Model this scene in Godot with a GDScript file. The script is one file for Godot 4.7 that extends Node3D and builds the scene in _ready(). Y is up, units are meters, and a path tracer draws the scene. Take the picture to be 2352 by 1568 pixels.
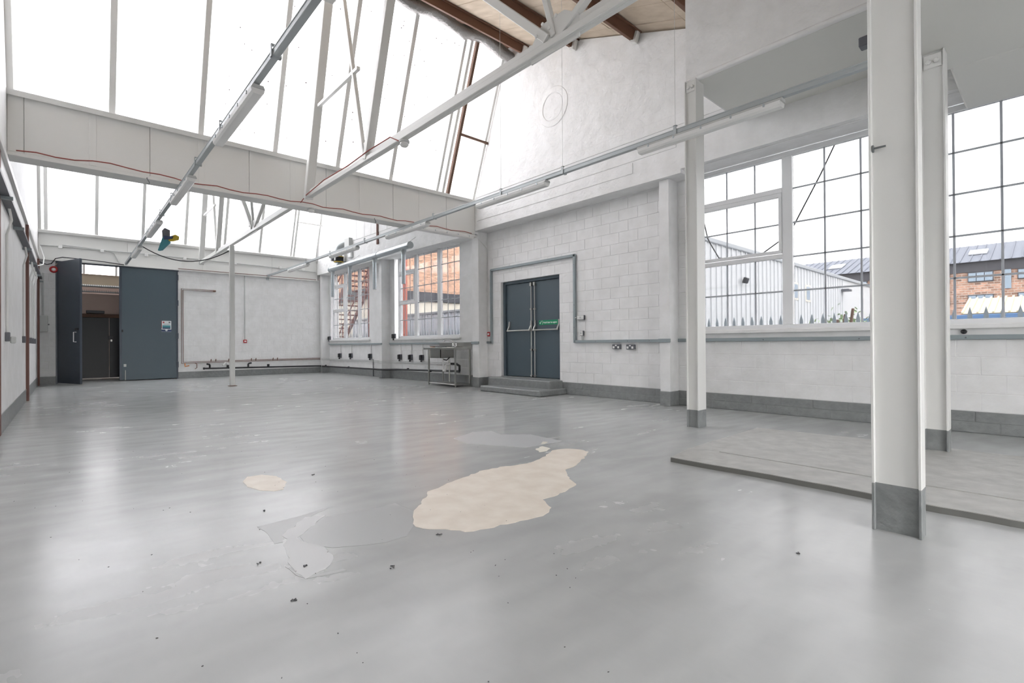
extends Node3D
# An emptied workshop under a saw-tooth roof. Metres, y up; the window wall runs along z at x = 8.4, the camera stands at x = 0, z = 0.

const BEAM := [0.05, -10.3, -20.75, -31.0]     # front faces of the gutter beams
const LX := -0.65                              # left wall
const UX := 8.0                                # upper right wall and its lintel
const WX := 8.42                               # lower right wall
const EYE := 1.15
var M := {}
var rng := RandomNumberGenerator.new()
var size_mesh := {}


# ---------------------------------------------------------------- mesh building
class MB:
	var v := PackedVector3Array()
	var n := PackedVector3Array()
	var xf := Transform3D()

	func tri(a: Vector3, b: Vector3, c: Vector3, na: Vector3, nb: Vector3, nc: Vector3) -> void:
		if (b - a).cross(c - a).dot(na + nb + nc) > 0.0:
			v.append_array([xf * a, xf * c, xf * b])
			n.append_array([xf.basis * na, xf.basis * nc, xf.basis * nb])
		else:
			v.append_array([xf * a, xf * b, xf * c])
			n.append_array([xf.basis * na, xf.basis * nb, xf.basis * nc])

	func quad(a: Vector3, b: Vector3, c: Vector3, d: Vector3, out: Vector3) -> void:
		var m := (b - a).cross(d - a)
		if m.length_squared() < 1e-16:
			m = (c - b).cross(d - b)
		m = m.normalized()
		if m.dot(out) < 0.0:
			m = -m
		tri(a, b, c, m, m, m)
		tri(a, c, d, m, m, m)

	# a box from its low to its high corner, edges chamfered by r
	func box(lo: Vector3, hi: Vector3, r := 0.0) -> MB:
		return rbox((lo + hi) / 2.0, (hi - lo).abs(), r, Basis())

	func rbox(c: Vector3, s: Vector3, r: float, b: Basis) -> MB:
		var h := s / 2.0
		r = minf(r, minf(h.x, minf(h.y, h.z)) * 0.9)
		for ax in 3:
			var u := (ax + 1) % 3
			var w := (ax + 2) % 3
			for sg in [-1.0, 1.0]:
				var p := []
				for k in [[-1, -1], [1, -1], [1, 1], [-1, 1]]:
					var q := Vector3.ZERO
					q[ax] = sg * h[ax]
					q[u] = k[0] * (h[u] - r)
					q[w] = k[1] * (h[w] - r)
					p.append(c + b * q)
				var o := Vector3.ZERO
				o[ax] = sg
				quad(p[0], p[1], p[2], p[3], b * o)
		if r > 0.0:
			for ax in 3:
				var u := (ax + 1) % 3
				var w := (ax + 2) % 3
				for su in [-1.0, 1.0]:
					for sw in [-1.0, 1.0]:
						var p := []
						for k in [[-1, 0], [1, 0], [1, 1], [-1, 1]]:
							var q := Vector3.ZERO
							q[ax] = k[0] * (h[ax] - r)
							q[u] = su * (h[u] - (0.0 if k[1] == 0 else r))
							q[w] = sw * (h[w] - (r if k[1] == 0 else 0.0))
							p.append(c + b * q)
						var o := Vector3.ZERO
						o[u] = su
						o[w] = sw
						quad(p[0], p[1], p[2], p[3], b * o)
			for sx in [-1.0, 1.0]:
				for sy in [-1.0, 1.0]:
					for sz in [-1.0, 1.0]:
						var sv := Vector3(sx, sy, sz)
						var o := b * sv.normalized()
						tri(c + b * (sv * Vector3(h.x, h.y - r, h.z - r)), c + b * (sv * Vector3(h.x - r, h.y, h.z - r)), c + b * (sv * Vector3(h.x - r, h.y - r, h.z)), o, o, o)
		return self

	# a square bar from a to b, w wide across (along side) and d deep
	func bar(a: Vector3, b: Vector3, w: float, d: float, r := 0.0, side := Vector3.RIGHT) -> MB:
		var z := (b - a).normalized()
		var x := (side - z * side.dot(z)).normalized()
		var y := z.cross(x)
		return rbox((a + b) / 2.0, Vector3(w, d, a.distance_to(b)), r, Basis(x, y, z))

	# a round tube through points
	func tube(p: Array, r: float, seg := 8, capped := true) -> MB:
		var rings := []
		var nr := []
		var up := Vector3.UP
		for i in p.size():
			var t: Vector3 = (p[mini(i + 1, p.size() - 1)] - p[maxi(i - 1, 0)]).normalized()
			if i == 0 and absf(t.dot(up)) > 0.9:
				up = Vector3.RIGHT
			var x := up.cross(t)
			if x.length() < 0.05:
				x = Vector3.FORWARD.cross(t)
			x = x.normalized()
			var y := t.cross(x)
			up = y
			var ring := []
			var ns := []
			for k in seg + 1:
				var a := TAU * k / seg
				var d := x * cos(a) + y * sin(a)
				ring.append(p[i] + d * r)
				ns.append(d)
			rings.append(ring)
			nr.append(ns)
		for i in p.size() - 1:
			for k in seg:
				tri(rings[i][k], rings[i + 1][k], rings[i + 1][k + 1], nr[i][k], nr[i + 1][k], nr[i + 1][k + 1])
				tri(rings[i][k], rings[i + 1][k + 1], rings[i][k + 1], nr[i][k], nr[i + 1][k + 1], nr[i][k + 1])
		if capped:
			for e in [0, p.size() - 1]:
				var o: Vector3 = (p[0] - p[1]).normalized() if e == 0 else (p[e] - p[e - 1]).normalized()
				for k in seg:
					tri(p[e], rings[e][k], rings[e][k + 1], o, o, o)
		return self

	# a turned shape: profile of (radius, height) pairs along axis from o
	func lathe(o: Vector3, axis: Vector3, prof: Array, seg := 16) -> MB:
		axis = axis.normalized()
		var x := (Vector3.UP if absf(axis.y) < 0.9 else Vector3.RIGHT).cross(axis).normalized()
		var y := axis.cross(x)
		for i in prof.size() - 1:
			var p0: Vector2 = prof[i]
			var p1: Vector2 = prof[i + 1]
			var dn := Vector2(p1.y - p0.y, p0.x - p1.x).normalized()
			for k in seg:
				var q := []
				var nn := []
				for a in [TAU * k / seg, TAU * (k + 1) / seg]:
					var d: Vector3 = x * cos(a) + y * sin(a)
					q.append(o + d * p0.x + axis * p0.y)
					q.append(o + d * p1.x + axis * p1.y)
					nn.append((d * dn.x + axis * dn.y).normalized())
				tri(q[0], q[1], q[3], nn[0], nn[0], nn[1])
				tri(q[0], q[3], q[2], nn[0], nn[1], nn[1])
		return self

	# a flat outline (points in the plane of u and w through o), thickened by t along u x w
	func prism(o: Vector3, u: Vector3, w: Vector3, poly: Array, t: Vector3) -> MB:
		var pv := PackedVector2Array(poly)
		var idx := Geometry2D.triangulate_polygon(pv)
		var pt := func(k: int) -> Vector3: return o + u * pv[k].x + w * pv[k].y
		var tn := t.normalized()
		for i in range(0, idx.size(), 3):
			var a: Vector3 = pt.call(idx[i])
			var b: Vector3 = pt.call(idx[i + 1])
			var c: Vector3 = pt.call(idx[i + 2])
			tri(a, b, c, -tn, -tn, -tn)
			tri(a + t, b + t, c + t, tn, tn, tn)
		var ccw := not Geometry2D.is_polygon_clockwise(pv)
		for i in pv.size():
			var j := (i + 1) % pv.size()
			var e := pv[j] - pv[i]
			var o2 := Vector2(e.y, -e.x) if ccw else Vector2(-e.y, e.x)
			quad(pt.call(i), pt.call(j), pt.call(j) + t, pt.call(i) + t, u * o2.x + w * o2.y)
		return self

	func mesh(off: Vector3) -> ArrayMesh:
		var vv := PackedVector3Array()
		vv.resize(v.size())
		for i in v.size():
			vv[i] = v[i] - off
		var a := []
		a.resize(Mesh.ARRAY_MAX)
		a[Mesh.ARRAY_VERTEX] = vv
		a[Mesh.ARRAY_NORMAL] = n
		var m := ArrayMesh.new()
		m.add_surface_from_arrays(Mesh.PRIMITIVE_TRIANGLES, a)
		return m


func mb(skew := false) -> MB:
	var m := MB.new()
	if skew:
		m.xf = BACK
	return m


# the window wall of the rear bay stands 1.26 degrees off the front one: it turns about (8.0, -10.3)
var BACK := Transform3D(Basis(Vector3.UP, 0.022), Vector3(UX, 0, -10.3) - Basis(Vector3.UP, 0.022) * Vector3(UX, 0, -10.3))


# place along that wall of a point measured as if the wall ran straight on the plane x = x0
func zs(z: float, x0 := 8.55) -> float:
	return z * (x0 + 0.2266) / (x0 - 0.022 * z)


var counts := {}


func add_named(o: Node3D, called: String, parent: Node) -> void:
	var key := str(parent.get_instance_id()) + called
	var k: int = counts.get(key, 0)
	counts[key] = k + 1
	o.name = called if k == 0 else "%s_%03d" % [called, k]
	parent.add_child(o, true)


func origin(o: Node3D) -> Vector3:
	var p := Vector3.ZERO
	while o != null and o != self:
		p += o.position
		o = o.get_parent() as Node3D
	return p


func thing(called: String, label: String, category: String, at: Vector3, group := "") -> Node3D:
	var o := Node3D.new()
	o.position = at
	add_named(o, called, self)
	o.set_meta("label", label)
	o.set_meta("category", category)
	if group:
		o.set_meta("group", group)
	return o


func setting(called: String, label: String, at := Vector3.ZERO) -> Node3D:
	var o := Node3D.new()
	o.position = at
	add_named(o, called, self)
	o.set_meta("kind", "structure")
	if label:
		o.set_meta("label", label)
	return o


func part(called: String, m: MB, mat: Material, parent: Node3D, label := "") -> MeshInstance3D:
	var o := MeshInstance3D.new()
	o.mesh = m.mesh(origin(parent))
	o.material_override = mat
	add_named(o, called, parent)
	if label:
		o.set_meta("label", label)
	return o


func solo(called: String, m: MB, mat: Material, label: String, category: String, at: Vector3, group := "") -> MeshInstance3D:
	var o := MeshInstance3D.new()
	o.mesh = m.mesh(at)
	o.material_override = mat
	o.position = at
	add_named(o, called, self)
	o.set_meta("label", label)
	o.set_meta("category", category)
	if group:
		o.set_meta("group", group)
	return o


# ---------------------------------------------------------------- materials
func noise_tex(freq: float, lo: Color, hi: Color, octaves := 4, size := 512, seed_ := 1, kind := FastNoiseLite.TYPE_SIMPLEX_SMOOTH) -> NoiseTexture2D:
	var f := FastNoiseLite.new()
	f.noise_type = kind
	f.seed = seed_
	f.frequency = freq
	f.fractal_octaves = octaves
	var t := NoiseTexture2D.new()
	t.width = size
	t.height = size
	t.seamless = true
	t.noise = f
	var g := Gradient.new()
	g.set_color(0, lo)
	g.set_color(1, hi)
	t.color_ramp = g
	return t


func mat(called: String, c: Color, rough := 0.6, metal := 0.0, spec := 0.5) -> StandardMaterial3D:
	var m := StandardMaterial3D.new()
	m.resource_name = called
	m.albedo_color = c
	m.roughness = rough
	m.metallic = metal
	m.metallic_specular = spec
	M[called] = m
	return m


func tri_uv(m: StandardMaterial3D, s: Vector3) -> void:
	m.uv1_triplanar = true
	m.uv1_world_triplanar = true
	m.uv1_scale = s


func c8(r: int, g: int, b: int) -> Color:
	return Color8(r, g, b)


# colour and gloss of the trowelled floor, as float pictures that cover the whole of it once
func floor_maps(f: StandardMaterial3D) -> void:
	var big := FastNoiseLite.new()
	big.seed = 4
	big.frequency = 0.55
	big.fractal_octaves = 4
	big.domain_warp_enabled = true
	big.domain_warp_amplitude = 0.8
	big.domain_warp_frequency = 0.5
	var streak := FastNoiseLite.new()
	streak.seed = 9
	streak.frequency = 1.0
	streak.fractal_octaves = 4
	streak.fractal_gain = 0.5
	streak.domain_warp_enabled = true
	streak.domain_warp_amplitude = 0.5
	streak.domain_warp_frequency = 0.9
	var n := 1024
	var col := PackedFloat32Array()
	col.resize(n * n * 3)
	var gloss := PackedFloat32Array()
	gloss.resize(n * n)
	for j in n:
		var z := j * 40.0 / n
		for i in n:
			var x := i * 12.0 / n
			var b := big.get_noise_2d(x, z)
			var s := streak.get_noise_2d(x * 1.1 + z * 0.25, z * 4.2 - x * 0.5)
			var k := 0.445 + 0.045 * s + 0.06 * b
			var at := (j * n + i) * 3
			col[at] = k * 0.985
			col[at + 1] = k * 1.006
			col[at + 2] = k * 1.0
			gloss[j * n + i] = clampf(0.235 + 0.045 * s - 0.06 * b, 0.15, 0.36)
	f.albedo_texture = ImageTexture.create_from_image(Image.create_from_data(n, n, false, Image.FORMAT_RGBF, col.to_byte_array()))
	f.roughness_texture = ImageTexture.create_from_image(Image.create_from_data(n, n, false, Image.FORMAT_RF, gloss.to_byte_array()))
	f.roughness_texture_channel = BaseMaterial3D.TEXTURE_CHANNEL_RED


func materials() -> void:
	var bump := noise_tex(0.02, Color(0.2, 0.2, 0.2), Color(0.8, 0.8, 0.8), 5, 512, 3)
	var dirt := noise_tex(0.006, c8(229, 229, 228), c8(240, 240, 240), 5, 512, 5)
	var w := mat("white_wall", Color.WHITE, 0.5)
	w.albedo_texture = dirt
	w.heightmap_enabled = true
	w.heightmap_texture = bump
	w.heightmap_scale = 0.35
	tri_uv(w, Vector3(0.8, 0.8, 0.8))
	var wr := mat("rough_white", Color.WHITE, 0.6)
	wr.albedo_texture = dirt
	wr.heightmap_enabled = true
	wr.heightmap_texture = noise_tex(0.012, Color(0.1, 0.1, 0.1), Color(0.9, 0.9, 0.9), 6, 512, 8)
	wr.heightmap_scale = 1.3
	tri_uv(wr, Vector3(0.7, 0.7, 0.7))
	mat("white_steel", c8(226, 226, 223), 0.38)
	mat("white_panel", c8(228, 228, 225), 0.5)
	mat("white_plastic", c8(232, 232, 230), 0.35)
	mat("upvc", c8(235, 236, 237), 0.3)
	mat("muntin", c8(178, 182, 188), 0.4)
	mat("soffit", c8(222, 222, 217), 0.6)
	var gd := mat("grey_paint", Color.WHITE, 0.42)
	gd.albedo_texture = noise_tex(0.01, c8(128, 131, 131), c8(146, 149, 149), 5, 512, 9)
	gd.heightmap_enabled = true
	gd.heightmap_texture = bump
	gd.heightmap_scale = 1.0
	tri_uv(gd, Vector3(1, 1, 1))
	# the floor: trowelled, painted concrete
	var f := mat("floor_paint", Color.WHITE, 1.0)
	floor_maps(f)
	f.metallic_specular = 0.38
	tri_uv(f, Vector3(1.0 / 12.0, 0.3, 1.0 / 40.0))
	f.uv1_offset = Vector3(0.15, 0, 0.8)
	var sl := mat("slab_paint", Color.WHITE, 0.5)
	sl.albedo_texture = noise_tex(0.012, c8(160, 160, 157), c8(184, 184, 180), 6, 512, 41)
	sl.heightmap_enabled = true
	sl.heightmap_texture = bump
	sl.heightmap_scale = 0.8
	tri_uv(sl, Vector3(0.7, 0.7, 0.7))
	var fl := mat("filler", Color.WHITE, 0.5)
	fl.albedo_texture = noise_tex(0.008, c8(222, 211, 197), c8(236, 228, 216), 6, 512, 44)
	tri_uv(fl, Vector3(1, 1, 1))
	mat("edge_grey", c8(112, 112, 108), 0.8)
	mat("filler_cream", c8(226, 222, 210), 0.6)
	mat("patch_dark", c8(164, 166, 166), 0.36)
	mat("patch_light", c8(192, 193, 194), 0.33)
	mat("patch_white", c8(203, 204, 205), 0.45)
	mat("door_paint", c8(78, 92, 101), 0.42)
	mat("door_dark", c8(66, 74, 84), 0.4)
	mat("black_door", c8(52, 54, 56), 0.45)
	mat("brown_timber", c8(104, 78, 62), 0.7)
	mat("pale_timber", c8(170, 150, 136), 0.7)
	mat("tan_wall", c8(156, 144, 126), 0.8)
	mat("pink_wall", c8(190, 170, 160), 0.8)
	mat("galv", c8(176, 182, 184), 0.4, 0.25)
	mat("trunk_galv", c8(150, 160, 163), 0.42, 0.12)
	mat("bright_zinc", c8(185, 193, 198), 0.3, 0.75)
	mat("steel", c8(176, 176, 172), 0.28, 0.9)
	mat("chrome", c8(215, 215, 215), 0.12, 1.0)
	mat("copper", c8(132, 104, 92), 0.45, 0.5)
	mat("black_plastic", c8(38, 38, 42), 0.4)
	mat("grey_plastic", c8(96, 98, 104), 0.45)
	mat("pale_plastic", c8(196, 198, 196), 0.4)
	mat("red", c8(176, 40, 44), 0.45)
	mat("red_cable", c8(150, 74, 66), 0.6)
	mat("rust", c8(120, 88, 80), 0.7)
	mat("bolt", c8(120, 124, 126), 0.5, 0.4)
	mat("yellow", c8(206, 178, 60), 0.5)
	mat("teal", c8(72, 142, 152), 0.5)
	mat("navy", c8(58, 72, 104), 0.5)
	mat("sign_green", c8(20, 140, 96), 0.45)
	mat("white_print", c8(245, 248, 246), 0.5)
	mat("poster_white", c8(226, 230, 232), 0.5)
	mat("orange", c8(220, 140, 70), 0.5)
	var dk := mat("deck_board", Color.WHITE, 0.85)
	dk.albedo_texture = noise_tex(0.015, c8(188, 171, 150), c8(216, 201, 182), 6, 512, 51)
	tri_uv(dk, Vector3(0.5, 0.5, 0.25))
	var pu := mat("purlin_brown", c8(108, 76, 58), 0.6)
	pu.metallic_specular = 0.4
	var fo := mat("foil", c8(150, 148, 146), 0.34, 0.8)
	fo.heightmap_enabled = true
	fo.heightmap_texture = noise_tex(0.03, Color.BLACK, Color.WHITE, 4, 512, 61, FastNoiseLite.TYPE_CELLULAR)
	fo.heightmap_scale = 1.2
	tri_uv(fo, Vector3(1.4, 1.4, 1.4))
	var pc := mat("polycarbonate", Color(0.88, 0.88, 0.89, 0.9), 0.5)
	pc.transparency = BaseMaterial3D.TRANSPARENCY_ALPHA
	pc.backlight_enabled = true
	pc.backlight = Color(0.66, 0.66, 0.67)
	var gl := mat("pane_glass", Color(0.2, 0.21, 0.22, 0.6), 0.05)
	gl.transparency = BaseMaterial3D.TRANSPARENCY_ALPHA
	mat("speck", c8(88, 70, 72), 0.8)
	# outside
	mat("asphalt", c8(120, 120, 120), 0.9)
	mat("shed_white", c8(207, 209, 211), 0.55)
	mat("shed_roof", c8(170, 174, 178), 0.6)
	mat("fence_galv", c8(140, 150, 156), 0.55, 0.1)
	mat("band_dark", c8(74, 74, 80), 0.6)
	mat("cream_wall", c8(226, 220, 206), 0.8)
	mat("louvre", c8(78, 84, 92), 0.6)
	mat("pale_cladding", c8(214, 219, 226), 0.5)
	mat("escape_red", c8(140, 86, 80), 0.6)
	mat("pole_red", c8(196, 112, 96), 0.6)
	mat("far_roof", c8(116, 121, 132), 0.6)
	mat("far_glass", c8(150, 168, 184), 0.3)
	mat("skylight", c8(210, 212, 214), 0.3)
	mat("cream_sheet", c8(226, 212, 178), 0.6)
	mat("grit", c8(84, 84, 84), 0.8)
	mat("leaf", c8(150, 170, 130), 0.6)
	mat("blue_sheet", c8(84, 120, 164), 0.6)
	for b in [["brick", 1.0], ["far_brick", 0.5]]:
		var im := Image.create(256, 256, false, Image.FORMAT_RGB8)
		im.fill(c8(226, 206, 186))
		var rr := RandomNumberGenerator.new()
		rr.seed = 77
		for row in 16:
			for k in 9:
				var x := k * 32 - (16 if row % 2 else 0)
				var t := rr.randf_range(0.72, 1.12)
				im.fill_rect(Rect2i(x, row * 16, 29, 13), Color(0.85 * t, 0.64 * t, 0.52 * t))
		var m := mat(b[0], Color(1, 1, 1), 0.9)
		m.albedo_texture = ImageTexture.create_from_image(im)
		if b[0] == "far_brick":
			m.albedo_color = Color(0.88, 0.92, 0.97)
		tri_uv(m, Vector3(1, 1, 1) * (0.8 * b[1]))


# ---------------------------------------------------------------- camera and light
func camera_and_light() -> void:
	var cam := Camera3D.new()
	cam.name = "camera"
	cam.fov = 69.37
	cam.near = 0.05
	cam.far = 400.0
	var y := -0.7340801
	var p := 0.0045286
	var r := -0.00652376
	cam.transform = Transform3D(Basis(Vector3.UP, y) * Basis(Vector3.RIGHT, p) * Basis(Vector3.BACK, r), Vector3(0, EYE, 0))
	add_child(cam)
	cam.current = true
	var e := Environment.new()
	e.background_mode = Environment.BG_SKY
	var sky := Sky.new()
	var sm := ProceduralSkyMaterial.new()
	sm.sky_top_color = Color(0.985, 0.985, 1.0)
	sm.sky_horizon_color = Color(1.0, 0.995, 0.99)
	sm.sky_curve = 0.3
	sm.sky_energy_multiplier = 3.4
	sm.ground_bottom_color = Color(0.4, 0.4, 0.4)
	sm.ground_horizon_color = Color(0.6, 0.6, 0.6)
	sky.sky_material = sm
	e.sky = sky
	e.tonemap_mode = Environment.TONE_MAPPER_LINEAR
	e.tonemap_exposure = 1.0
	e.sdfgi_enabled = true
	e.ssao_enabled = true
	e.ssil_enabled = true
	var we := WorldEnvironment.new()
	we.name = "environment"
	we.environment = e
	add_child(we)


func _ready() -> void:
	rng.seed = 11
	materials()
	camera_and_light()
	shell()
	roof()
	glazing()
	windows()
	doors()
	blocks()
	steelwork()
	services_overhead()
	services_right()
	services_back()
	services_left()
	duct_and_fan()
	sink()
	corridor()
	floor_marks()
	outside()


func smesh(called: String, m: MB, mt: Material, label := "") -> MeshInstance3D:
	var o := MeshInstance3D.new()
	o.mesh = m.mesh(Vector3.ZERO)
	o.material_override = mt
	add_named(o, called, self)
	o.set_meta("kind", "structure")
	if label:
		o.set_meta("label", label)
	return o


func V(x: float, y: float, z: float) -> Vector3:
	return Vector3(x, y, z)


# ---------------------------------------------------------------- room shell
var wall_right: MeshInstance3D
var wall_rear: MeshInstance3D
var wall_back: MeshInstance3D
var floor_node: MeshInstance3D


func saw(z1: float, z0: float, low: float) -> Array:
	var p := [Vector2(z1, low), Vector2(z0, low)]
	for k in [3, 2, 1, 0]:
		var b: float = BEAM[k]
		if b < z0 - 0.01 or b >= z1:
			continue
		p.append(Vector2(b, 4.95))
		p.append(Vector2(b + 1.3, 8.4))
	if z1 > 1.0:
		p.append(Vector2(z1, 6.35))
	else:
		p.append(Vector2(z1, 5.05))
	return p


func shell() -> void:
	floor_node = smesh("floor", mb().box(V(-1.0, -0.3, -31.3), V(9.0, 0, 7.3)), M.floor_paint, "glossy grey painted concrete floor")
	smesh("wall_left", mb().prism(V(LX, 0, 0), Vector3.BACK, Vector3.UP, saw(7.0, -31.3, 0.0), V(-0.35, 0, 0)), M.white_wall, "white painted wall along the left edge")
	# upper part of the window wall, with the lintel band under it
	var up := saw(7.0, -10.3, 4.13)
	up[0] = Vector2(7.0, 4.2)
	up.insert(1, Vector2(-4.42, 4.2))
	up.insert(2, Vector2(-4.42, 4.13))
	var wu := smesh("wall_right_upper", mb().prism(V(UX, 0, 0), Vector3.BACK, Vector3.UP, up, V(0.75, 0, 0)), M.rough_white, "rough white rendered wall above the door and its lintel")
	part("blocked_opening", ring(V(UX, 6.39, -7.46), 0.3), M.rough_white, wu, "round patch of an opening closed with render")
	var joints := mb()
	for q in [[4.37, -10.2, -5.4], [4.6, -9.4, -4.5], [4.98, -10.2, -3.6]]:
		joints.box(V(UX - 0.012, q[0], q[1]), V(UX + 0.01, q[0] + 0.2, q[2]), 0.004)
	part("lintel_course", joints, M.rough_white, wu)
	var wr2 := smesh("wall_right_upper", mb(true).prism(V(UX, 0, 0), Vector3.BACK, Vector3.UP, saw(-10.3, -31.3, 4.06), V(0.75, 0, 0)), M.rough_white, "white wall above the rear pair of windows")
	var sheets := mb(true)
	for k in 8:
		sheets.box(V(UX - 0.012, 4.98, -19.3 + k * 1.1), V(UX + 0.01, 5.0 + minf(3.1, 3.1 - 0.37 * absf(k * 1.1 - 0.4)), -18.21 + k * 1.1), 0.004)
	part("wall_sheet", sheets, M.white_wall, wr2)
	# lower part, front bay
	var m := mb()
	m.box(V(WX, 0, -10.55), V(8.75, 4.2, -9.745))
	m.box(V(WX, 2.75, -9.745), V(8.75, 4.2, -7.69))
	m.box(V(WX, -0.1, -9.745), V(8.75, 0.3, -7.69))
	m.box(V(WX, 0, -7.69), V(8.75, 4.2, -4.42))
	m.box(V(WX, 0, -4.42), V(8.75, 1.37, 0.17))
	m.box(V(WX, 0, 0.17), V(8.75, 4.25, 7.0))
	wall_right = smesh("wall_right", m, M.white_wall, "white painted blockwork wall around the dark grey fire door")
	# lower part, rear bay
	var w := [zs(-21.0), zs(-17.3), zs(-15.38), zs(-11.56)]
	m = mb(true)
	m.box(V(WX, 0, -31.3), V(8.75, 4.1, w[0]))
	m.box(V(WX, 0, w[1]), V(8.75, 4.1, w[2]))
	m.box(V(WX, 0, w[3]), V(8.75, 4.1, -10.3))
	m.box(V(WX, 0, w[0]), V(8.75, 1.33, w[1]))
	m.box(V(WX, 0, w[2]), V(8.75, 1.33, w[3]))
	wall_rear = smesh("wall_right_rear", m, M.white_wall, "white wall holding the two rear windows")
	m = mb()
	m.box(V(LX, 0, -21.05), V(-0.2, 3.85, -20.75))
	m.box(V(2.87, 0, -21.05), V(8.7, 3.85, -20.75))
	m.box(V(-0.2, 3.8, -21.05), V(2.87, 3.85, -20.75))
	wall_back = smesh("wall_back", m, M.white_wall, "white painted blockwork wall at the far end")
	# the goods opening behind the camera is unseen, added to bring in frontal daylight
	m = mb()
	m.box(V(-1.0, 0, 7.0), V(-0.2, 6.4, 7.3))
	m.box(V(3.4, 0, 7.0), V(8.75, 6.4, 7.3))
	m.box(V(-0.2, 3.0, 7.0), V(3.4, 6.4, 7.3))
	smesh("wall_front", m, M.white_wall)
	smesh("wall_far", mb().box(V(-1.0, 0, -31.3), V(8.75, 4.1, -31.0)), M.pink_wall)
	# the block of the mezzanine over the columns, and its lower slab
	var mz := smesh("wall_mezzanine", mb().prism(V(6.35, 0, 0), Vector3.BACK, Vector3.UP, [Vector2(-3.42, 4.72), Vector2(-3.42, 6.3), Vector2(-0.6, 5.28), Vector2(-0.6, 4.72)], V(1.7, 0, 0)), M.rough_white, "rough white face of the mezzanine above the column")
	part("soffit", mb().box(V(6.36, 4.7, -3.4), V(8.1, 4.75, -0.6), 0.02), M.soffit, mz)
	part("edge_roll", mb().tube([V(6.37, 4.74, -3.4), V(6.37, 4.74, -0.9)], 0.04), M.rough_white, mz)
	m = mb()
	m.box(V(3.5, 4.06, -0.94), V(7.05, 4.9, 4.0), 0.02)
	m.box(V(7.05, 4.06, -0.76), V(8.42, 4.9, 4.0), 0.02)
	smesh("ceiling_low", m, M.soffit, "smooth white lower ceiling at the right edge")
	m = mb()
	m.box(V(8.1, 4.186, -4.43), V(8.5, 4.72, 0.18), 0.006)
	smesh("trim_window_head", m, M.white_wall, "white band over the large right window")
	# painted skirting
	var nz := func(mm: MB, x0: float, z0: float, z1: float, y1: float) -> void:
		mm.box(V(x0 - 0.012, 0, z0), V(x0 + 0.02, y1, z1), 0.004)
	m = mb()
	nz.call(m, WX, -10.3, -9.75, 0.27)
	nz.call(m, WX, -7.6, 0.3, 0.268)
	m.box(V(LX, 0, -20.752), V(-0.22, 0.232, -20.747))
	m.box(V(2.9, 0, -20.752), V(8.2, 0.232, -20.747))
	smesh("baseboard_right", m, M.grey_paint)
	m = mb(true)
	nz.call(m, WX, -20.75, -10.55, 0.27)
	smesh("baseboard_right_rear", m, M.grey_paint, "grey painted skirting under the rear windows")
	m = mb().box(V(LX - 0.02, 0, -20.75), V(LX + 0.008, 0.26, 7.0), 0.003)
	smesh("baseboard_left", m, M.grey_paint, "grey painted skirting of the left wall")
	# the raised slab at the right
	var edge := []
	var z := -2.52
	while z < 3.0:
		edge.append(Vector2(4.345 + 0.015 * sin(z * 3.1) + rng.randf_range(-0.007, 0.007), z))
		z += 0.11
	edge.append_array([Vector2(6.75, 3.0), Vector2(6.75, -1.42), Vector2(6.62, -2.62), Vector2(4.8, -2.6)])
	var slab := smesh("floor_raised", mb().prism(V(0, -0.02, 0), Vector3.RIGHT, Vector3.BACK, edge, V(0, 0.065, 0)), M.slab_paint, "pale grey raised concrete slab between the columns")
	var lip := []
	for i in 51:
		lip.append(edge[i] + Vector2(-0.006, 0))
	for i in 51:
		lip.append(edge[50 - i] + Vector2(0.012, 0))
	part("slab_edge", mb().prism(V(0, -0.02, 0), Vector3.RIGHT, Vector3.BACK, lip, V(0, 0.06, 0)), M.edge_grey, slab, "dark grey edge")  # strip along the slab face, darker grey than its top
	part("screed", mb().prism(V(0, 0.04, 0), Vector3.RIGHT, Vector3.BACK, [Vector2(4.88, -2.3), Vector2(4.86, -1.0), Vector2(4.95, 3.0), Vector2(6.6, 3.0), Vector2(6.5, -2.5)], V(0, 0.011, 0)), M.slab_paint, slab)


func ring(c: Vector3, r: float) -> MB:
	var m := mb()
	m.lathe(c + V(0.02, 0, 0), V(-1, 0, 0), [Vector2(r + 0.16, 0.0), Vector2(r + 0.13, 0.03), Vector2(r + 0.02, 0.032), Vector2(r, 0.02), Vector2(r - 0.02, 0.026), Vector2(0, 0.026)], 26)
	return m


# ---------------------------------------------------------------- blockwork
func block_mesh(w: float, h: float) -> Mesh:
	var key := Vector2i(roundi(w * 200), roundi(h * 200))
	if not size_mesh.has(key):
		size_mesh[key] = mb().rbox(Vector3.ZERO, V(w, h, 0.03), 0.004, Basis()).mesh(Vector3.ZERO)
	return size_mesh[key]


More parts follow.
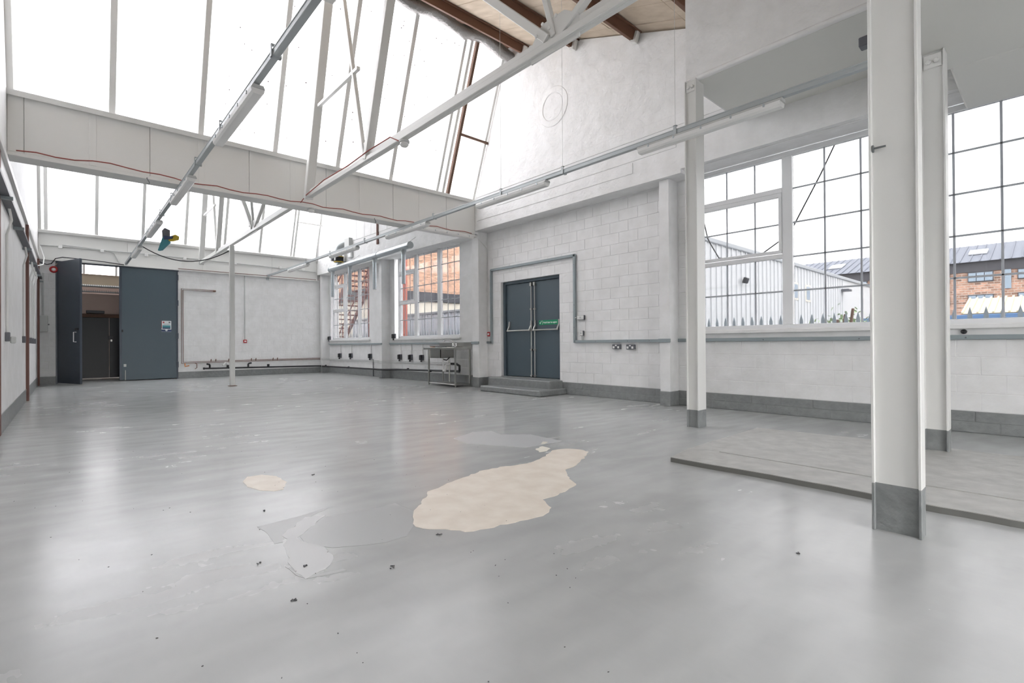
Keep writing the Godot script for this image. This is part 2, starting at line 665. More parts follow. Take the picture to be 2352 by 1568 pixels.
# blocks in courses on a wall: b turns (along, up, out) to the world; gaps are Rect2s left free
func courses(parent: Node3D, o: Vector3, b: Basis, u0: float, u1: float, y0: float, rows: int, gaps: Array, mt: Material, called := "block", pitch := Vector2(0.45, 0.225), sink_in := 0.009) -> void:
	for row in rows:
		var y := y0 + row * pitch.y
		var cuts := [Vector2(u0, u1)]
		for g: Rect2 in gaps:
			if y + pitch.y * 0.5 < g.position.y or y + pitch.y * 0.5 > g.end.y:
				continue
			var next := []
			for c: Vector2 in cuts:
				if g.end.x <= c.x or g.position.x >= c.y:
					next.append(c)
					continue
				if g.position.x > c.x:
					next.append(Vector2(c.x, g.position.x))
				if g.end.x < c.y:
					next.append(Vector2(g.end.x, c.y))
			cuts = next
		for c: Vector2 in cuts:
			var k := floorf((c.x - u0) / pitch.x) - 1.0
			while true:
				var a := u0 + k * pitch.x + (pitch.x * 0.5 if row % 2 else 0.0)
				k += 1.0
				if a >= c.y:
					break
				var lo := maxf(a, c.x)
				var hi := minf(a + pitch.x, c.y)
				if hi - lo < 0.06:
					continue
				var q := MeshInstance3D.new()
				q.mesh = block_mesh(hi - lo - 0.007, pitch.y - 0.007)
				q.material_override = mt
				var tilt := Basis(Vector3.UP, rng.randf_range(-0.004, 0.004)) * Basis(Vector3.RIGHT, rng.randf_range(-0.006, 0.006))
				q.transform = Transform3D(b * tilt, o + b * V((lo + hi) / 2.0, y + pitch.y / 2.0, -sink_in + rng.randf_range(-0.0015, 0.0015)))
				add_named(q, called, parent)


func blocks() -> void:
	# along = -z on the right wall, so that out is -x
	var rb := Basis(V(0, 0, 1), Vector3.UP, V(-1, 0, 0))
	var o := V(WX, 0, 0)
	var door := Rect2(-9.745, -0.1, 2.055, 2.85)
	courses(wall_right, o, rb, -10.3, -4.92, 0.27, 17, [door, Rect2(-9.95, 0.0, 0.3, 0.5)], M.white_wall)
	courses(wall_right, o, rb, -4.7, 0.3, 0.27, 4, [], M.white_wall, "block", Vector2(0.45, 0.225), 0.0115)
	courses(wall_right, o, rb, -4.7, -4.44, 1.17, 13, [], M.white_wall)
	var base := Node3D.new()
	add_named(base, "baseboard_right", self)
	base.set_meta("kind", "structure")
	base.set_meta("label", "grey painted rough skirting courses of the window wall")
	courses(base, V(WX - 0.012, 0, 0), rb, -7.68, 0.3, 0.0, 2, [Rect2(-4.92, -1, 0.22, 3)], M.grey_paint, "block", Vector2(0.45, 0.135))
	var bb := Basis()
	courses(wall_back, V(0, 0, -20.75), bb, 2.9, 8.15, 0.235, 16, [], M.white_wall, "block", Vector2(0.45, 0.225), 0.0115)
	courses(wall_back, V(0, 0, -20.75), bb, LX, -0.22, 0.235, 16, [], M.white_wall)
	var base2 := Node3D.new()
	add_named(base2, "baseboard_back", self)
	base2.set_meta("kind", "structure")
	base2.set_meta("label", "grey painted bottom course of the far wall")
	courses(base2, V(0, 0, -20.75), bb, 2.9, 8.15, 0.0, 1, [], M.grey_paint, "block", Vector2(0.45, 0.235))
	courses(base2, V(0, 0, -20.75), bb, LX, -0.22, 0.0, 1, [], M.grey_paint, "block", Vector2(0.45, 0.235))
	var sk := Basis(Vector3.UP, 0.022) * rb
	courses(wall_rear, BACK * V(WX, 0, 0), sk, zs(-15.3), -10.6, 0.27, 4, [], M.white_wall)


# ---------------------------------------------------------------- roof
func deck_y(z: float) -> float:
	return 5.07 - 0.3636 * (z - 0.05)


func roof() -> void:
	var c := setting("ceiling", "brown roof of stained boards on brown steel purlins")
	for k in [0, 1, 2, 3]:
		var b: float = BEAM[k]
		var n: float = BEAM[k - 1] if k > 0 else 10.4
		var y0: float = [5.2, 5.07, 4.78, 4.58][k]
		var d := V(0, 8.27 - y0, b + 1.45 - n)
		var nrm := V(0, -d.z, d.y).normalized()
		part("roof_sheet", mb().rbox(V(3.9, (8.27 + y0) / 2.0, (b + 1.45 + n) / 2.0) + nrm * 0.12, V(9.8, 0.08, d.length() + 0.1), 0.0, Basis(Vector3.RIGHT, nrm, Vector3.RIGHT.cross(nrm))), M.white_panel if k != 1 else M.deck_board, c)  # unseen decks are coloured white to bounce more light into the room
	# the boards seen from below, front bay
	var ax := V(0, 0.3636, -1).normalized()
	var nrm := V(0, 1, 0.3636).normalized()
	var bs := Basis(Vector3.RIGHT, nrm, -ax)
	var meshes := mb().rbox(Vector3.ZERO, V(0.592, 0.05, 1.6), 0.006, Basis()).mesh(Vector3.ZERO)
	for col in 15:
		for row in 5:
			var q := MeshInstance3D.new()
			q.mesh = meshes
			q.material_override = M.deck_board
			var z := -8.0 + row * 1.51
			q.transform = Transform3D(bs * Basis(Vector3.BACK, rng.randf_range(-0.006, 0.006)), V(-0.35 + col * 0.6, deck_y(z), z) + nrm * (0.035 + rng.randf_range(-0.004, 0.004)))
			add_named(q, "roof_board", c)
	for z in [-8.28, -6.76, -5.25, -3.74, -2.2]:
		var o := V(0, deck_y(z), z)
		var m := mb()
		m.rbox(o + V(3.6, 0, 0) - nrm * 0.09, V(8.8, 0.16, 0.022), 0.004, bs)
		m.rbox(o + V(3.6, 0, 0) - nrm * 0.165 + ax * 0.035, V(8.8, 0.022, 0.09), 0.004, bs)
		m.rbox(o + V(3.6, 0, 0) - nrm * 0.01 - ax * 0.035, V(8.8, 0.022, 0.09), 0.004, bs)
		var p := part("purlin", m, M.purlin_brown, c)
		part("cleat", mb().rbox(o + V(7.93, -0.02, 0) - nrm * 0.1, V(0.1, 0.2, 0.12), 0.006, bs), M.white_steel, p)
	part("ridge_cap", mb().box(V(LX, 8.34, -9.12), V(UX, 8.44, -8.6), 0.01), M.purlin_brown, c)
	# ridge timbers, with the foil-wrapped lining tucked under them
	part("ridge_timber", mb().bar(V(-0.6, 8.2, -8.5), V(7.98, 8.2, -8.5), 0.07, 0.12, 0.006, Vector3.UP), M.purlin_brown, c)
	part("ridge_timber", mb().bar(V(-0.6, 8.3, -9.08), V(7.98, 8.3, -9.08), 0.1, 0.06, 0.006, Vector3.UP), M.pale_timber, c)
	var pts := []
	for i in 50:
		pts.append(V(-0.4 + i * 0.172, 8.16 + 0.03 * sin(i * 0.9) - (0.08 if i > 44 else 0.0) * (i - 44) / 5.0, -8.82 + 0.03 * cos(i * 0.7)))
	var f := mb().tube(pts, 0.13, 14)
	for i in f.v.size():
		var s := sin(f.v[i].x * 9.0 + f.v[i].y * 31.0) * 0.016 + sin(f.v[i].x * 17.0 + f.v[i].z * 47.0) * 0.01
		f.v[i] += f.n[i] * s
	solo("foil_lining", f, M.foil, "crumpled silver foil lining roll under the roof ridge", "insulation", V(4, 8.0, -8.82))


func beam_thing(z: float, y0: float, y1: float, x0: float, x1: float, seams: Array, label: String, face: Material = M.white_panel) -> void:
	var t := thing("gutter_beam", label, "beam", V((x0 + x1) / 2.0, y0, z - 0.12))
	part("core", mb().box(V(x0, y0 + 0.02, z - 0.24), V(x1, y1, z - 0.01)), M.white_panel, t)
	var xs := [x0] + seams + [x1]
	for i in xs.size() - 1:
		part("panel", mb().box(V(xs[i] + 0.004, y0 + 0.06, z - 0.02), V(xs[i + 1] - 0.004, y1 - 0.01, z + 0.008), 0.003), face, t)
		if i % 2 == 0 and i > 0:
			part("cover_strip", mb().box(V(xs[i] - 0.045, y0 + 0.06, z), V(xs[i] + 0.045, y1 - 0.02, z + 0.016), 0.003), M.white_panel, t)
	part("bottom_flange", mb().box(V(x0, y0 - 0.02, z - 0.27), V(x1, y0 + 0.02, z + 0.09), 0.004), M.white_steel, t)
	part("flange_lip", mb().box(V(x0, y0 + 0.02, z - 0.05), V(x1, y0 + 0.06, z + 0.012), 0.004), M.white_steel, t)
	part("sill_board", mb().box(V(x0, y1 - 0.02, z - 0.25), V(x1, y1 + 0.015, z + 0.035), 0.004), M.pale_timber, t)


# ---------------------------------------------------------------- roof glazing
func slope_glass(index: int, zb: float, y0: float, y1: float, rise: float, bars: Array, label: String, x1: float, brown: bool) -> void:
	var w := setting("window_%d" % index, label)
	var a := V(0, y0, zb - 0.04)
	var d := V(0, y1 - y0, rise)
	var al := d.normalized()
	var out := V(0, -al.z, al.y) * -1.0
	if out.z > 0.0:
		out = -out
	var bs := Basis(Vector3.RIGHT, out, al)
	var mid := a + d / 2.0
	var edges := [LX] + bars + [x1]
	for i in edges.size() - 1:
		var ww: float = edges[i + 1] - edges[i]
		if ww < 0.06:
			continue
		var pm := mb()
		var cc := mid + V((edges[i] + edges[i + 1]) / 2.0, 0, 0) + out * 0.024
		var hx := V(ww / 2.0 - 0.006, 0, 0)
		var hz := al * (d.length() / 2.0 - 0.01)
		pm.quad(cc - hx - hz, cc + hx - hz, cc + hx + hz, cc - hx + hz, -out)
		for e in [[-hx - hz, hx - hz], [hx - hz, hx + hz], [hx + hz, -hx + hz], [-hx + hz, -hx - hz]]:
			pm.quad(cc + e[0], cc + e[1], cc + e[1] + out * 0.012, cc + e[0] + out * 0.012, (e[0] + e[1]))
		part("roof_pane", pm, M.polycarbonate, w)
	for i in bars.size():
		var thin: bool = i + 1 < bars.size() and bars[i + 1] - bars[i] < 0.3 or i > 0 and bars[i] - bars[i - 1] < 0.3
		part("glazing_bar", mb().rbox(mid + V(bars[i], 0, 0) - out * 0.03, V(0.07 if thin else 0.09, 0.1, d.length()), 0.006, bs), M.brown_timber if brown and i == bars.size() - 1 else M.white_steel, w)
	part("edge_bar", mb().rbox(mid + V(x1 - 0.05, 0, 0) - out * 0.02, V(0.07, 0.07, d.length()), 0.006, bs), M.white_steel, w)
	part("edge_bar", mb().rbox(mid + V(LX + 0.03, 0, 0) - out * 0.02, V(0.09, 0.07, d.length()), 0.006, bs), M.white_steel, w)
	if index == 7:
		return
	var bar_y := 0.4
	var last: float = bars[bars.size() - 1]
	part("stay", mb().bar(a + d * bar_y + V(last, 0, 0) - out * 0.08, a + d * bar_y + V(x1, 0, 0) - out * 0.08, 0.06, 0.04, 0.004, Vector3.UP), M.brown_timber if brown else M.white_steel, w)
	# flecks of dirt stuck to the sheets
	var st := mb()
	for i in 150 if index == 5 else 30:
		var x := rng.randf_range(2.0, 7.0) if i % 3 else rng.randfn(5.4, 0.7)
		if absf(x - 3.5) > 3.8:
			continue
		var r := rng.randf_range(0.004, 0.016)
		var t := rng.randf_range(0.06, 0.98)
		st.lathe(a + d * t + V(x, 0, 0) + out * 0.022, -out, [Vector2(r, 0.0), Vector2(r * 0.7, 0.004), Vector2(0.0005, 0.005)], 7)
	var q := part("dirt", st, M.speck, w)
	q.set_meta("kind", "stuff")


func glazing() -> void:
	slope_glass(5, BEAM[1], 4.93, 8.35, 1.32, [0.55, 1.785, 3.036, 4.285, 5.53, 6.8, 6.97, 7.14], "large sloping roof glazing of milky sheets above the near beam", UX, true)
	slope_glass(6, BEAM[2], 4.7, 8.1, 1.3, [-0.47, 0.71, 1.91, 3.12, 4.34, 5.54, 6.7, 6.82], "sloping roof glazing of milky sheets above the far beam", 7.77, false)
	slope_glass(7, BEAM[3], 4.62, 8.35, 1.3, [0.6, 1.8, 3.0, 4.2, 5.4, 6.6], "roof glazing of the room behind the grey doors", 7.6, false)
	slope_glass(8, BEAM[0], 4.95, 8.35, 1.3, [0.6, 1.8, 3.0, 4.2, 5.4, 6.6], "", UX, false)  # unseen glazing behind the camera, added for even frontal light
	beam_thing(BEAM[1], 3.97, 4.9, LX, UX, [-0.47, 0.31, 1.05, 1.8, 2.58, 3.37, 4.05, 4.83, 5.61, 6.34, 7.09], "white panelled gutter beam crossing the room in front")
	beam_thing(BEAM[2], 3.82, 4.67, LX, 7.78, [1.5, 3.7, 6.0], "white gutter beam over the far wall and grey doors")
	beam_thing(BEAM[3], 4.05, 4.6, LX, 8.0, [2.0, 5.0], "tan beam seen through the open grey doorway", M.tan_wall)
	smesh("trim_beam", mb().box(V(LX, 3.97, BEAM[0] - 0.24), V(3.5, 4.96, BEAM[0])), M.white_panel)


# ---------------------------------------------------------------- windows in the wall
func window_unit(index: int, skew: bool, lights: Array, label: String, first_casement := true) -> void:
	var w := setting("window_%d" % index, label)
	var z0: float = lights[0][0]
	var z1: float = lights[lights.size() - 1][1]
	var fx := 8.5
	var bt := 1.43
	var tp := 4.1
	var fr := mb(skew)
	fr.box(V(fx, 1.36, z0 - 0.09), V(fx + 0.08, bt, z1 + 0.09), 0.006)
	fr.box(V(fx, tp, z0 - 0.09), V(fx + 0.08, tp + 0.08, z1 + 0.09), 0.006)
	fr.box(V(fx, 1.36, z0 - 0.09), V(fx + 0.08, tp + 0.08, z0), 0.006)
	fr.box(V(fx, 1.36, z1), V(fx + 0.08, tp + 0.08, z1 + 0.09), 0.006)
	part("window_frame", fr, M.upvc, w)
	for i in lights.size() - 1:
		part("mullion", mb(skew).box(V(fx - 0.01, bt, lights[i][1]), V(fx + 0.08, tp, lights[i + 1][0]), 0.008), M.upvc, w)
	part("window_sill", mb(skew).box(V(8.36, 1.3, z0 - 0.12), V(8.58, 1.36, z1 + 0.12), 0.008), M.white_wall, w)
	for i in lights.size():
		var a: float = lights[i][0]
		var b: float = lights[i][1]
		var vs: Array = lights[i][2]
		var fields := [[bt, tp, [1.96, 2.5, 3.04, 3.58]]]
		if i == 0 and first_casement:
			fields = [[bt, 2.49, [1.96]], [2.62, 3.47, [3.04]], [3.62, tp, []]]
			part("transom", mb(skew).box(V(fx - 0.005, 2.49, a), V(fx + 0.08, 2.56, b), 0.006), M.upvc, w)
			part("transom", mb(skew).box(V(fx - 0.005, 3.54, a), V(fx + 0.08, 3.62, b), 0.006), M.upvc, w)
			var s := mb(skew)
			s.box(V(fx - 0.02, 2.565, a), V(fx + 0.05, 2.62, b), 0.006)
			s.box(V(fx - 0.02, 3.47, a), V(fx + 0.05, 3.535, b), 0.006)
			s.box(V(fx - 0.02, 2.62, a), V(fx + 0.05, 3.47, a + 0.04), 0.006)
			s.box(V(fx - 0.02, 2.62, b - 0.05), V(fx + 0.05, 3.47, b), 0.006)
			var sash := part("sash", s, M.upvc, w)
			part("latch", mb(skew).box(V(fx - 0.05, 2.58, (a + b) / 2.0 - 0.06), V(fx - 0.015, 2.605, (a + b) / 2.0 + 0.06), 0.005), M.upvc, sash)
		for q in fields:
			part("pane", mb(skew).box(V(fx + 0.04, q[0], a), V(fx + 0.046, q[1], b)), M.pane_glass, w)
			for zc in vs:
				part("glazing_bar", mb(skew).box(V(fx + 0.028, q[0], zc - 0.013), V(fx + 0.039, q[1], zc + 0.013), 0.003), M.muntin, w)
			for yc in q[2]:
				part("glazing_bar", mb(skew).box(V(fx + 0.028, yc - 0.013, a), V(fx + 0.039, yc + 0.013, b), 0.003), M.muntin, w)


func windows() -> void:
	var f := func(a: Array) -> Array:
		return a.map(func(x): return zs(x))
	var third := func(a: float, b: float) -> Array:
		return [zs(a), zs(b), [lerpf(zs(a), zs(b), 1.0 / 3.0), lerpf(zs(a), zs(b), 2.0 / 3.0)]]
	window_unit(1, true, [third.call(-20.87, -19.75), third.call(-19.57, -18.43), third.call(-18.26, -17.34)], "white framed window nearest the far corner, behind the hanging ducts")
	window_unit(2, true, [third.call(-15.19, -14.18), third.call(-14.02, -12.83), third.call(-12.65, -11.64)], "white framed window above the steel sink looking on brickwork")
	window_unit(3, false, [[-4.33, -2.95, [-3.85, -3.38]], [-2.8, -1.44, [-2.36, -1.9]], [-1.34, 0.08, [-0.895, -0.452]]], "tall white framed window behind the columns at the right")


# ---------------------------------------------------------------- doors
func doors() -> void:
	var d := setting("door_1", "dark blue grey double fire door with push bars")
	var fr := mb()
	fr.box(V(8.49, 0.3, -9.745), V(8.62, 2.75, -9.66), 0.004)
	fr.box(V(8.49, 0.3, -7.77), V(8.62, 2.75, -7.69), 0.004)
	fr.box(V(8.49, 2.68, -9.66), V(8.62, 2.75, -7.77), 0.004)
	part("door_frame", fr, M.door_paint, d)
	part("threshold", mb().box(V(8.4, 0.29, -9.745), V(8.66, 0.315, -7.69), 0.004), M.grey_paint, d)
	part("backing", mb().box(V(8.62, 0.3, -9.745), V(8.66, 2.75, -7.69)), M.door_paint, d)
	for i in 2:
		var a: float = [-9.655, -8.64][i]
		var b: float = [-8.66, -7.775][i]
		var leaf := part("leaf", mb().box(V(8.535, 0.325, a), V(8.59, 2.675, b), 0.005), M.door_paint, d)
		var rz: float = [-8.71, -8.59][i]
		var x := 8.5
		part("vertical_rod", mb().tube([V(x, 0.33, rz), V(x, 2.6, rz)], 0.014), M.steel, leaf)
		part("top_latch", mb().box(V(x - 0.03, 2.57, rz - 0.03), V(8.54, 2.66, rz + 0.03), 0.008), M.steel, leaf)
		for gy in [0.36, 1.0, 2.0]:
			part("rod_guide", mb().box(V(x - 0.02, gy - 0.02, rz - 0.03), V(8.54, gy + 0.02, rz + 0.03), 0.004), M.steel, leaf)
		var e0: float = [-9.53, -8.58][i]
		var e1: float = [-8.73, -7.795][i]
		for e in [e0, e1]:
			part("push_bar_arm", mb().prism(V(0, 0, e - 0.02), Vector3.RIGHT, Vector3.UP, [Vector2(8.54, 1.72), Vector2(8.505, 1.72), Vector2(8.495, 1.6), Vector2(8.44, 1.5), Vector2(8.44, 1.46), Vector2(8.47, 1.46), Vector2(8.54, 1.58)], V(0, 0, 0.04)), M.steel, leaf)
		part("push_bar", mb().tube([V(8.455, 1.48, e0 - 0.03), V(8.455, 1.48, e1 + 0.03)], 0.02, 10), M.steel, leaf)
	var sg := thing("exit_sign", "green sign with a white tick reading Push bar to open on the fire door", "sign", V(8.535, 1.655, -8.15))
	part("plate", mb().box(V(8.528, 1.6, -8.47), V(8.536, 1.712, -7.85), 0.001), M.sign_green, sg)
	var tb := Basis(V(0, 0, 1), Vector3.UP, V(-1, 0, 0))
	lettering("Push bar to open", 0.05, V(8.5275, 1.655, -8.1), tb, M.white_print, sg, 0.0)
	part("tick", mb().prism(V(8.5275, 1.655, -8.415), V(0, 0, 1), Vector3.UP, [Vector2(-0.03, 0.0), Vector2(-0.012, -0.035), Vector2(0.04, 0.045), Vector2(0.03, 0.045), Vector2(-0.01, -0.012), Vector2(-0.02, 0.008)], V(-0.002, 0, 0)), M.white_print, sg)
	part("rule", mb().box(V(8.5255, 1.61, -8.353), V(8.5275, 1.702, -8.348)), M.white_print, sg)

	var g := setting("door_2", "tall dark grey double doors in the far wall, the left one open")
	fr = mb()
	fr.box(V(-0.24, 3.76, -20.8), V(2.92, 3.84, -20.7), 0.004)
	fr.box(V(2.85, 0, -20.8), V(2.9, 3.8, -20.72), 0.004)
	fr.box(V(-0.26, 0, -20.8), V(-0.2, 3.8, -20.72), 0.004)
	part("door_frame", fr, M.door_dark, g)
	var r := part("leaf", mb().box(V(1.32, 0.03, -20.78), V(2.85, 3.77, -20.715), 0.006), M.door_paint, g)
	part("meeting_strip", mb().box(V(1.28, 0.03, -20.8), V(1.34, 3.77, -20.7), 0.004), M.door_dark, r)
	for y in [0.5, 1.5, 2.65, 3.55]:
		part("hinge", mb().box(V(2.84, y - 0.1, -20.73), V(2.91, y + 0.1, -20.69), 0.006), M.door_dark, r)
	part("drop_bolt", mb().tube([V(1.43, 0.02, -20.69), V(1.43, 0.36, -20.69)], 0.013), M.steel, r)
	part("bolt_plate", mb().box(V(1.39, 0.47, -20.72), V(1.46, 0.56, -20.705), 0.003), M.pale_plastic, r)
	part("lock", mb().box(V(1.34, 1.62, -20.72), V(1.38, 1.7, -20.69), 0.006), M.black_plastic, r)
	var hinge := V(-0.2, 0, -20.74)
	var tip := V(0.31, 0, -19.45)
	var dir := (tip - hinge).normalized()
	var lx := Basis(dir, Vector3.UP, dir.cross(Vector3.UP))
	var l := part("leaf", mb().rbox((hinge + tip) / 2.0 + V(0, 1.9, 0), V(hinge.distance_to(tip), 3.74, 0.06), 0.006, lx), M.door_dark, g)  # darker colour carries the shade of a leaf turned from the light
	var face := lx.z * (0.05 if lx.z.dot(Vector3.BACK + V(0.6, 0, 0)) > 0.0 else -0.05)
	if face.dot(-tip) < 0.0:
		face = -face
	var hp := tip - dir * 0.2 + face
	part("pull_handle", mb().tube([hp - face * 0.3 + V(0, 1.29, 0), hp + face + V(0, 1.29, 0), hp + face + V(0, 1.58, 0), hp - face * 0.3 + V(0, 1.58, 0)], 0.013), M.white_plastic, l, "white pull handle")
	part("lock", mb().rbox(tip - dir * 0.13 + face + V(0, 1.67, 0), V(0.14, 0.07, 0.05), 0.01, lx), M.black_plastic, l)
	var po := thing("notice", "small white and teal printed notice stuck on the grey door", "poster", V(2.56, 1.64, -20.712))
	var z := -20.712
	part("sheet", mb().box(V(2.42, 1.64, z), V(2.7, 2.02, z + 0.004), 0.001), M.poster_white, po)
	part("picture", mb().box(V(2.445, 1.755, z + 0.003), V(2.675, 1.865, z + 0.006)), M.teal, po)
	part("picture_base", mb().box(V(2.445, 1.745, z + 0.004), V(2.675, 1.79, z + 0.007)), M.navy, po)
	part("footer", mb().box(V(2.42, 1.645, z + 0.003), V(2.7, 1.72, z + 0.006)), M.navy, po)
	part("footer_dot", mb().lathe(V(2.56, 1.7, z + 0.004), Vector3.BACK, [Vector2(0.035, 0), Vector2(0.035, 0.004), Vector2(0.001, 0.004)]), M.poster_white, po)
	part("red_edge", mb().box(V(2.42, 1.76, z + 0.003), V(2.43, 2.02, z + 0.006)), M.red, po)
	part("red_disc", mb().lathe(V(2.48, 1.965, z + 0.003), Vector3.BACK, [Vector2(0.026, 0), Vector2(0.026, 0.004), Vector2(0.001, 0.004)]), M.red, po)
	part("code_square", mb().box(V(2.625, 1.945, z + 0.003), V(2.67, 1.99, z + 0.006)), M.grey_plastic, po)
	part("title_rule", mb().box(V(2.47, 1.9, z + 0.003), V(2.66, 1.91, z + 0.006)), M.grey_plastic, po)
	# the steps of the fire door
	var s := thing("door_steps", "two grey painted concrete steps under the fire door", "steps", V(7.9, 0, -8.5))
	part("lower_step", rough(mb().box(V(7.52, 0, -9.52), V(8.41, 0.13, -7.47), 0.02)), M.grey_paint, s)
	part("upper_step", rough(mb().box(V(7.98, 0, -9.75), V(8.42, 0.305, -7.6), 0.015)), M.grey_paint, s)


func rough(m: MB) -> MB:
	return m


func lettering(text: String, height: float, at: Vector3, b: Basis, mt: Material, parent: Node3D, _align := 0.0) -> void:
	var f := SystemFont.new()
	f.font_names = PackedStringArray(["Droid Sans"])
	f.font_weight = 700
	var t := TextMesh.new()
	t.text = text
	t.font = f
	t.font_size = 48
	t.pixel_size = height / 44.0
	t.depth = 0.002
	var o := MeshInstance3D.new()
	o.mesh = t
	o.material_override = mt
	o.transform = Transform3D(b, at - origin(parent))
	add_named(o, "lettering", parent)


# ---------------------------------------------------------------- columns and trusses
func h_column(lo: Vector3, hi: Vector3, top: float, paint: float, label: String, cap: bool) -> void:
	var c := (lo + hi) / 2.0
	var t := thing("steel_column", label, "column", V(c.x, lo.y, c.z), "painted steel columns under the mezzanine")
	for q in [[lo.y, paint, M.grey_paint, "painted_foot"], [paint, top, M.white_steel, "shaft"]]:
		var m := mb()
		m.box(V(lo.x, q[0], lo.z), V(hi.x, q[1], lo.z + 0.016), 0.003)
		m.box(V(lo.x, q[0], hi.z - 0.016), V(hi.x, q[1], hi.z), 0.003)
		m.box(V(lo.x + 0.03, q[0], lo.z + 0.012), V(lo.x + 0.042, q[1], hi.z - 0.012), 0.0)
		part(q[3], m, q[2], t)
	if cap:
		part("seat_plate", mb().box(V(lo.x + 0.012, top - 0.16, lo.z + 0.02), V(lo.x + 0.034, top - 0.02, hi.z - 0.02), 0.006), M.white_steel, t)
		for k in 2:
			part("bolt_head", mb().lathe(V(lo.x + 0.012, top - 0.1, c.z - 0.03 + k * 0.06), V(-1, 0, 0), [Vector2(0.024, 0), Vector2(0.024, 0.02), Vector2(0.016, 0.028), Vector2(0.001, 0.028)], 6), M.white_steel, t)


func truss(dz: float, label: String, upto: float) -> void:
	var x := 3.57
	var t := thing("roof_truss", label, "truss", V(x, 4.05, -6.0 + dz))
	var P := func(y: float, z: float) -> Vector3: return V(x, y, z + dz)
	var chord := mb()
	chord.bar(P.call(4.1, -10.05), P.call(4.1, upto), 0.1, 0.07, 0.006)
	chord.bar(P.call(4.14, -10.05), P.call(4.14, upto), 0.02, 0.16, 0.003)
	part("bottom_chord", chord, M.white_steel, t)
	part("rafter", mb().bar(P.call(4.05, -9.98), P.call(8.2, -8.72), 0.16, 0.12, 0.008), M.white_steel, t)
	part("top_chord", mb().bar(P.call(8.12, -8.75), P.call(5.35, -1.0 if upto > -3.0 else -1.0), 0.1, 0.1, 0.006), M.white_steel, t)
	part("diagonal", mb().bar(P.call(4.1, -7.38), P.call(7.2, -6.28), 0.13, 0.1, 0.006), M.white_steel, t)
	part("diagonal", mb().bar(P.call(4.12, -7.46), P.call(7.9, -8.44), 0.065, 0.05, 0.004), M.white_steel, t)
	part("strut", mb().bar(P.call(5.7, -9.4), P.call(5.7, -7.68), 0.06, 0.06, 0.004), M.white_steel, t)
	part("diagonal", mb().bar(P.call(4.17, -3.38), P.call(7.1, -6.4), 0.1, 0.09, 0.006), M.white_steel, t)
	part("diagonal", mb().bar(P.call(4.17, -3.3), P.call(6.45, -3.92), 0.06, 0.06, 0.004), M.white_steel, t)
	part("diagonal", mb().bar(P.call(4.12, -3.26), P.call(5.4, -1.05), 0.075, 0.06, 0.004), M.white_steel, t)
	part("gusset_plate", mb().prism(V(x - 0.012, 0, dz), Vector3.BACK, Vector3.UP, [Vector2(-3.62, 4.02), Vector2(-2.98, 4.02), Vector2(-2.98, 4.24), Vector2(-3.16, 4.36), Vector2(-3.46, 4.36), Vector2(-3.62, 4.2)], V(0.016, 0, 0)), M.white_steel, t)
	part("gusset_plate", mb().prism(V(x - 0.012, 0, dz), Vector3.BACK, Vector3.UP, [Vector2(-7.56, 4.04), Vector2(-7.2, 4.04), Vector2(-7.24, 4.4), Vector2(-7.5, 4.4)], V(0.016, 0, 0)), M.white_steel, t)
	for k in 4:
		part("bolt_head", mb().lathe(P.call(4.24 + (k % 2) * 0.08, -3.5 + k * 0.09) + V(-0.05, 0, 0), V(-1, 0, 0), [Vector2(0.018, 0), Vector2(0.018, 0.014), Vector2(0.001, 0.018)], 6), M.white_steel, t)


func steelwork() -> void:
	h_column(V(3.66, 0, -0.775), V(3.78, 0, -0.535), 4.06, 0.285, "wide white steel column with a grey foot, nearest of the three", false)
	h_column(V(6.29, 0, -3.415), V(6.51, 0, -3.245), 4.72, 0.235, "white steel column under the left corner of the mezzanine", true)
	h_column(V(6.46, 0.045, -0.925), V(6.64, 0.045, -0.735), 4.06, 0.26, "white steel column half hidden behind the widest column", true)
	var hk := thing("coach_screw", "small screw hook standing out of the widest white column", "hook", V(3.68, 2.5, -0.775))
	hk.position = V(3.66, 2.33, -0.74)
	part("shank", mb().tube([V(3.672, 2.33, -0.757), V(3.672, 2.33, -0.69)], 0.006), M.bolt, hk)
	part("washer", mb().lathe(V(3.675, 2.33, -0.757), Vector3.BACK, [Vector2(0.022, 0), Vector2(0.022, 0.006), Vector2(0.006, 0.007)]), M.bolt, hk)
	var ps := thing("square_post", "slim square white post propping the far roof truss", "post", V(3.5, 0, -15.8))
	part("shaft", mb().box(V(3.44, 0.012, -15.86), V(3.56, 4.0, -15.74), 0.006), M.white_steel, ps)
	part("base_plate", mb().box(V(3.4, 0, -15.87), V(3.6, 0.014, -15.7), 0.003), M.rust, ps)
	# stanchions against the walls
	for q in [[-10.58, -10.3, "white stanchion beside the sink carrying the near beam"], [-4.92, -4.72, "white pilaster between the blockwork and the large window"]]:
		var s := thing("stanchion", q[2], "column", V(8.2, 0, (q[0] + q[1]) / 2.0))
		part("casing", mb().box(V(8.11, 0.26, q[0]), V(WX, 4.13, q[1]), 0.006), M.white_wall, s)
		part("painted_foot", mb().box(V(8.105, 0, q[0] - 0.005), V(WX, 0.26, q[1] + 0.005), 0.006), M.grey_paint, s)
	for q in [[zs(-15.9, 8.1), zs(-15.72, 8.1), "white stanchion between the two rear windows"], [-20.7, -20.5, "white stanchion in the far right corner"]]:
		var s := thing("stanchion", q[2], "column", BACK * V(8.2, 0, (q[0] + q[1]) / 2.0))
		part("casing", mb(true).box(V(8.1, 0.26, q[0]), V(8.45, 4.06, q[1]), 0.006), M.white_wall, s)
		part("painted_foot", mb(true).box(V(8.095, 0, q[0] - 0.005), V(8.45, 0.26, q[1] + 0.005), 0.006), M.grey_paint, s)
	truss(0.0, "white steel roof truss crossing the top of the view", 0.0)
	truss(-10.55, "white steel roof truss behind the near beam, over the post", -0.05)


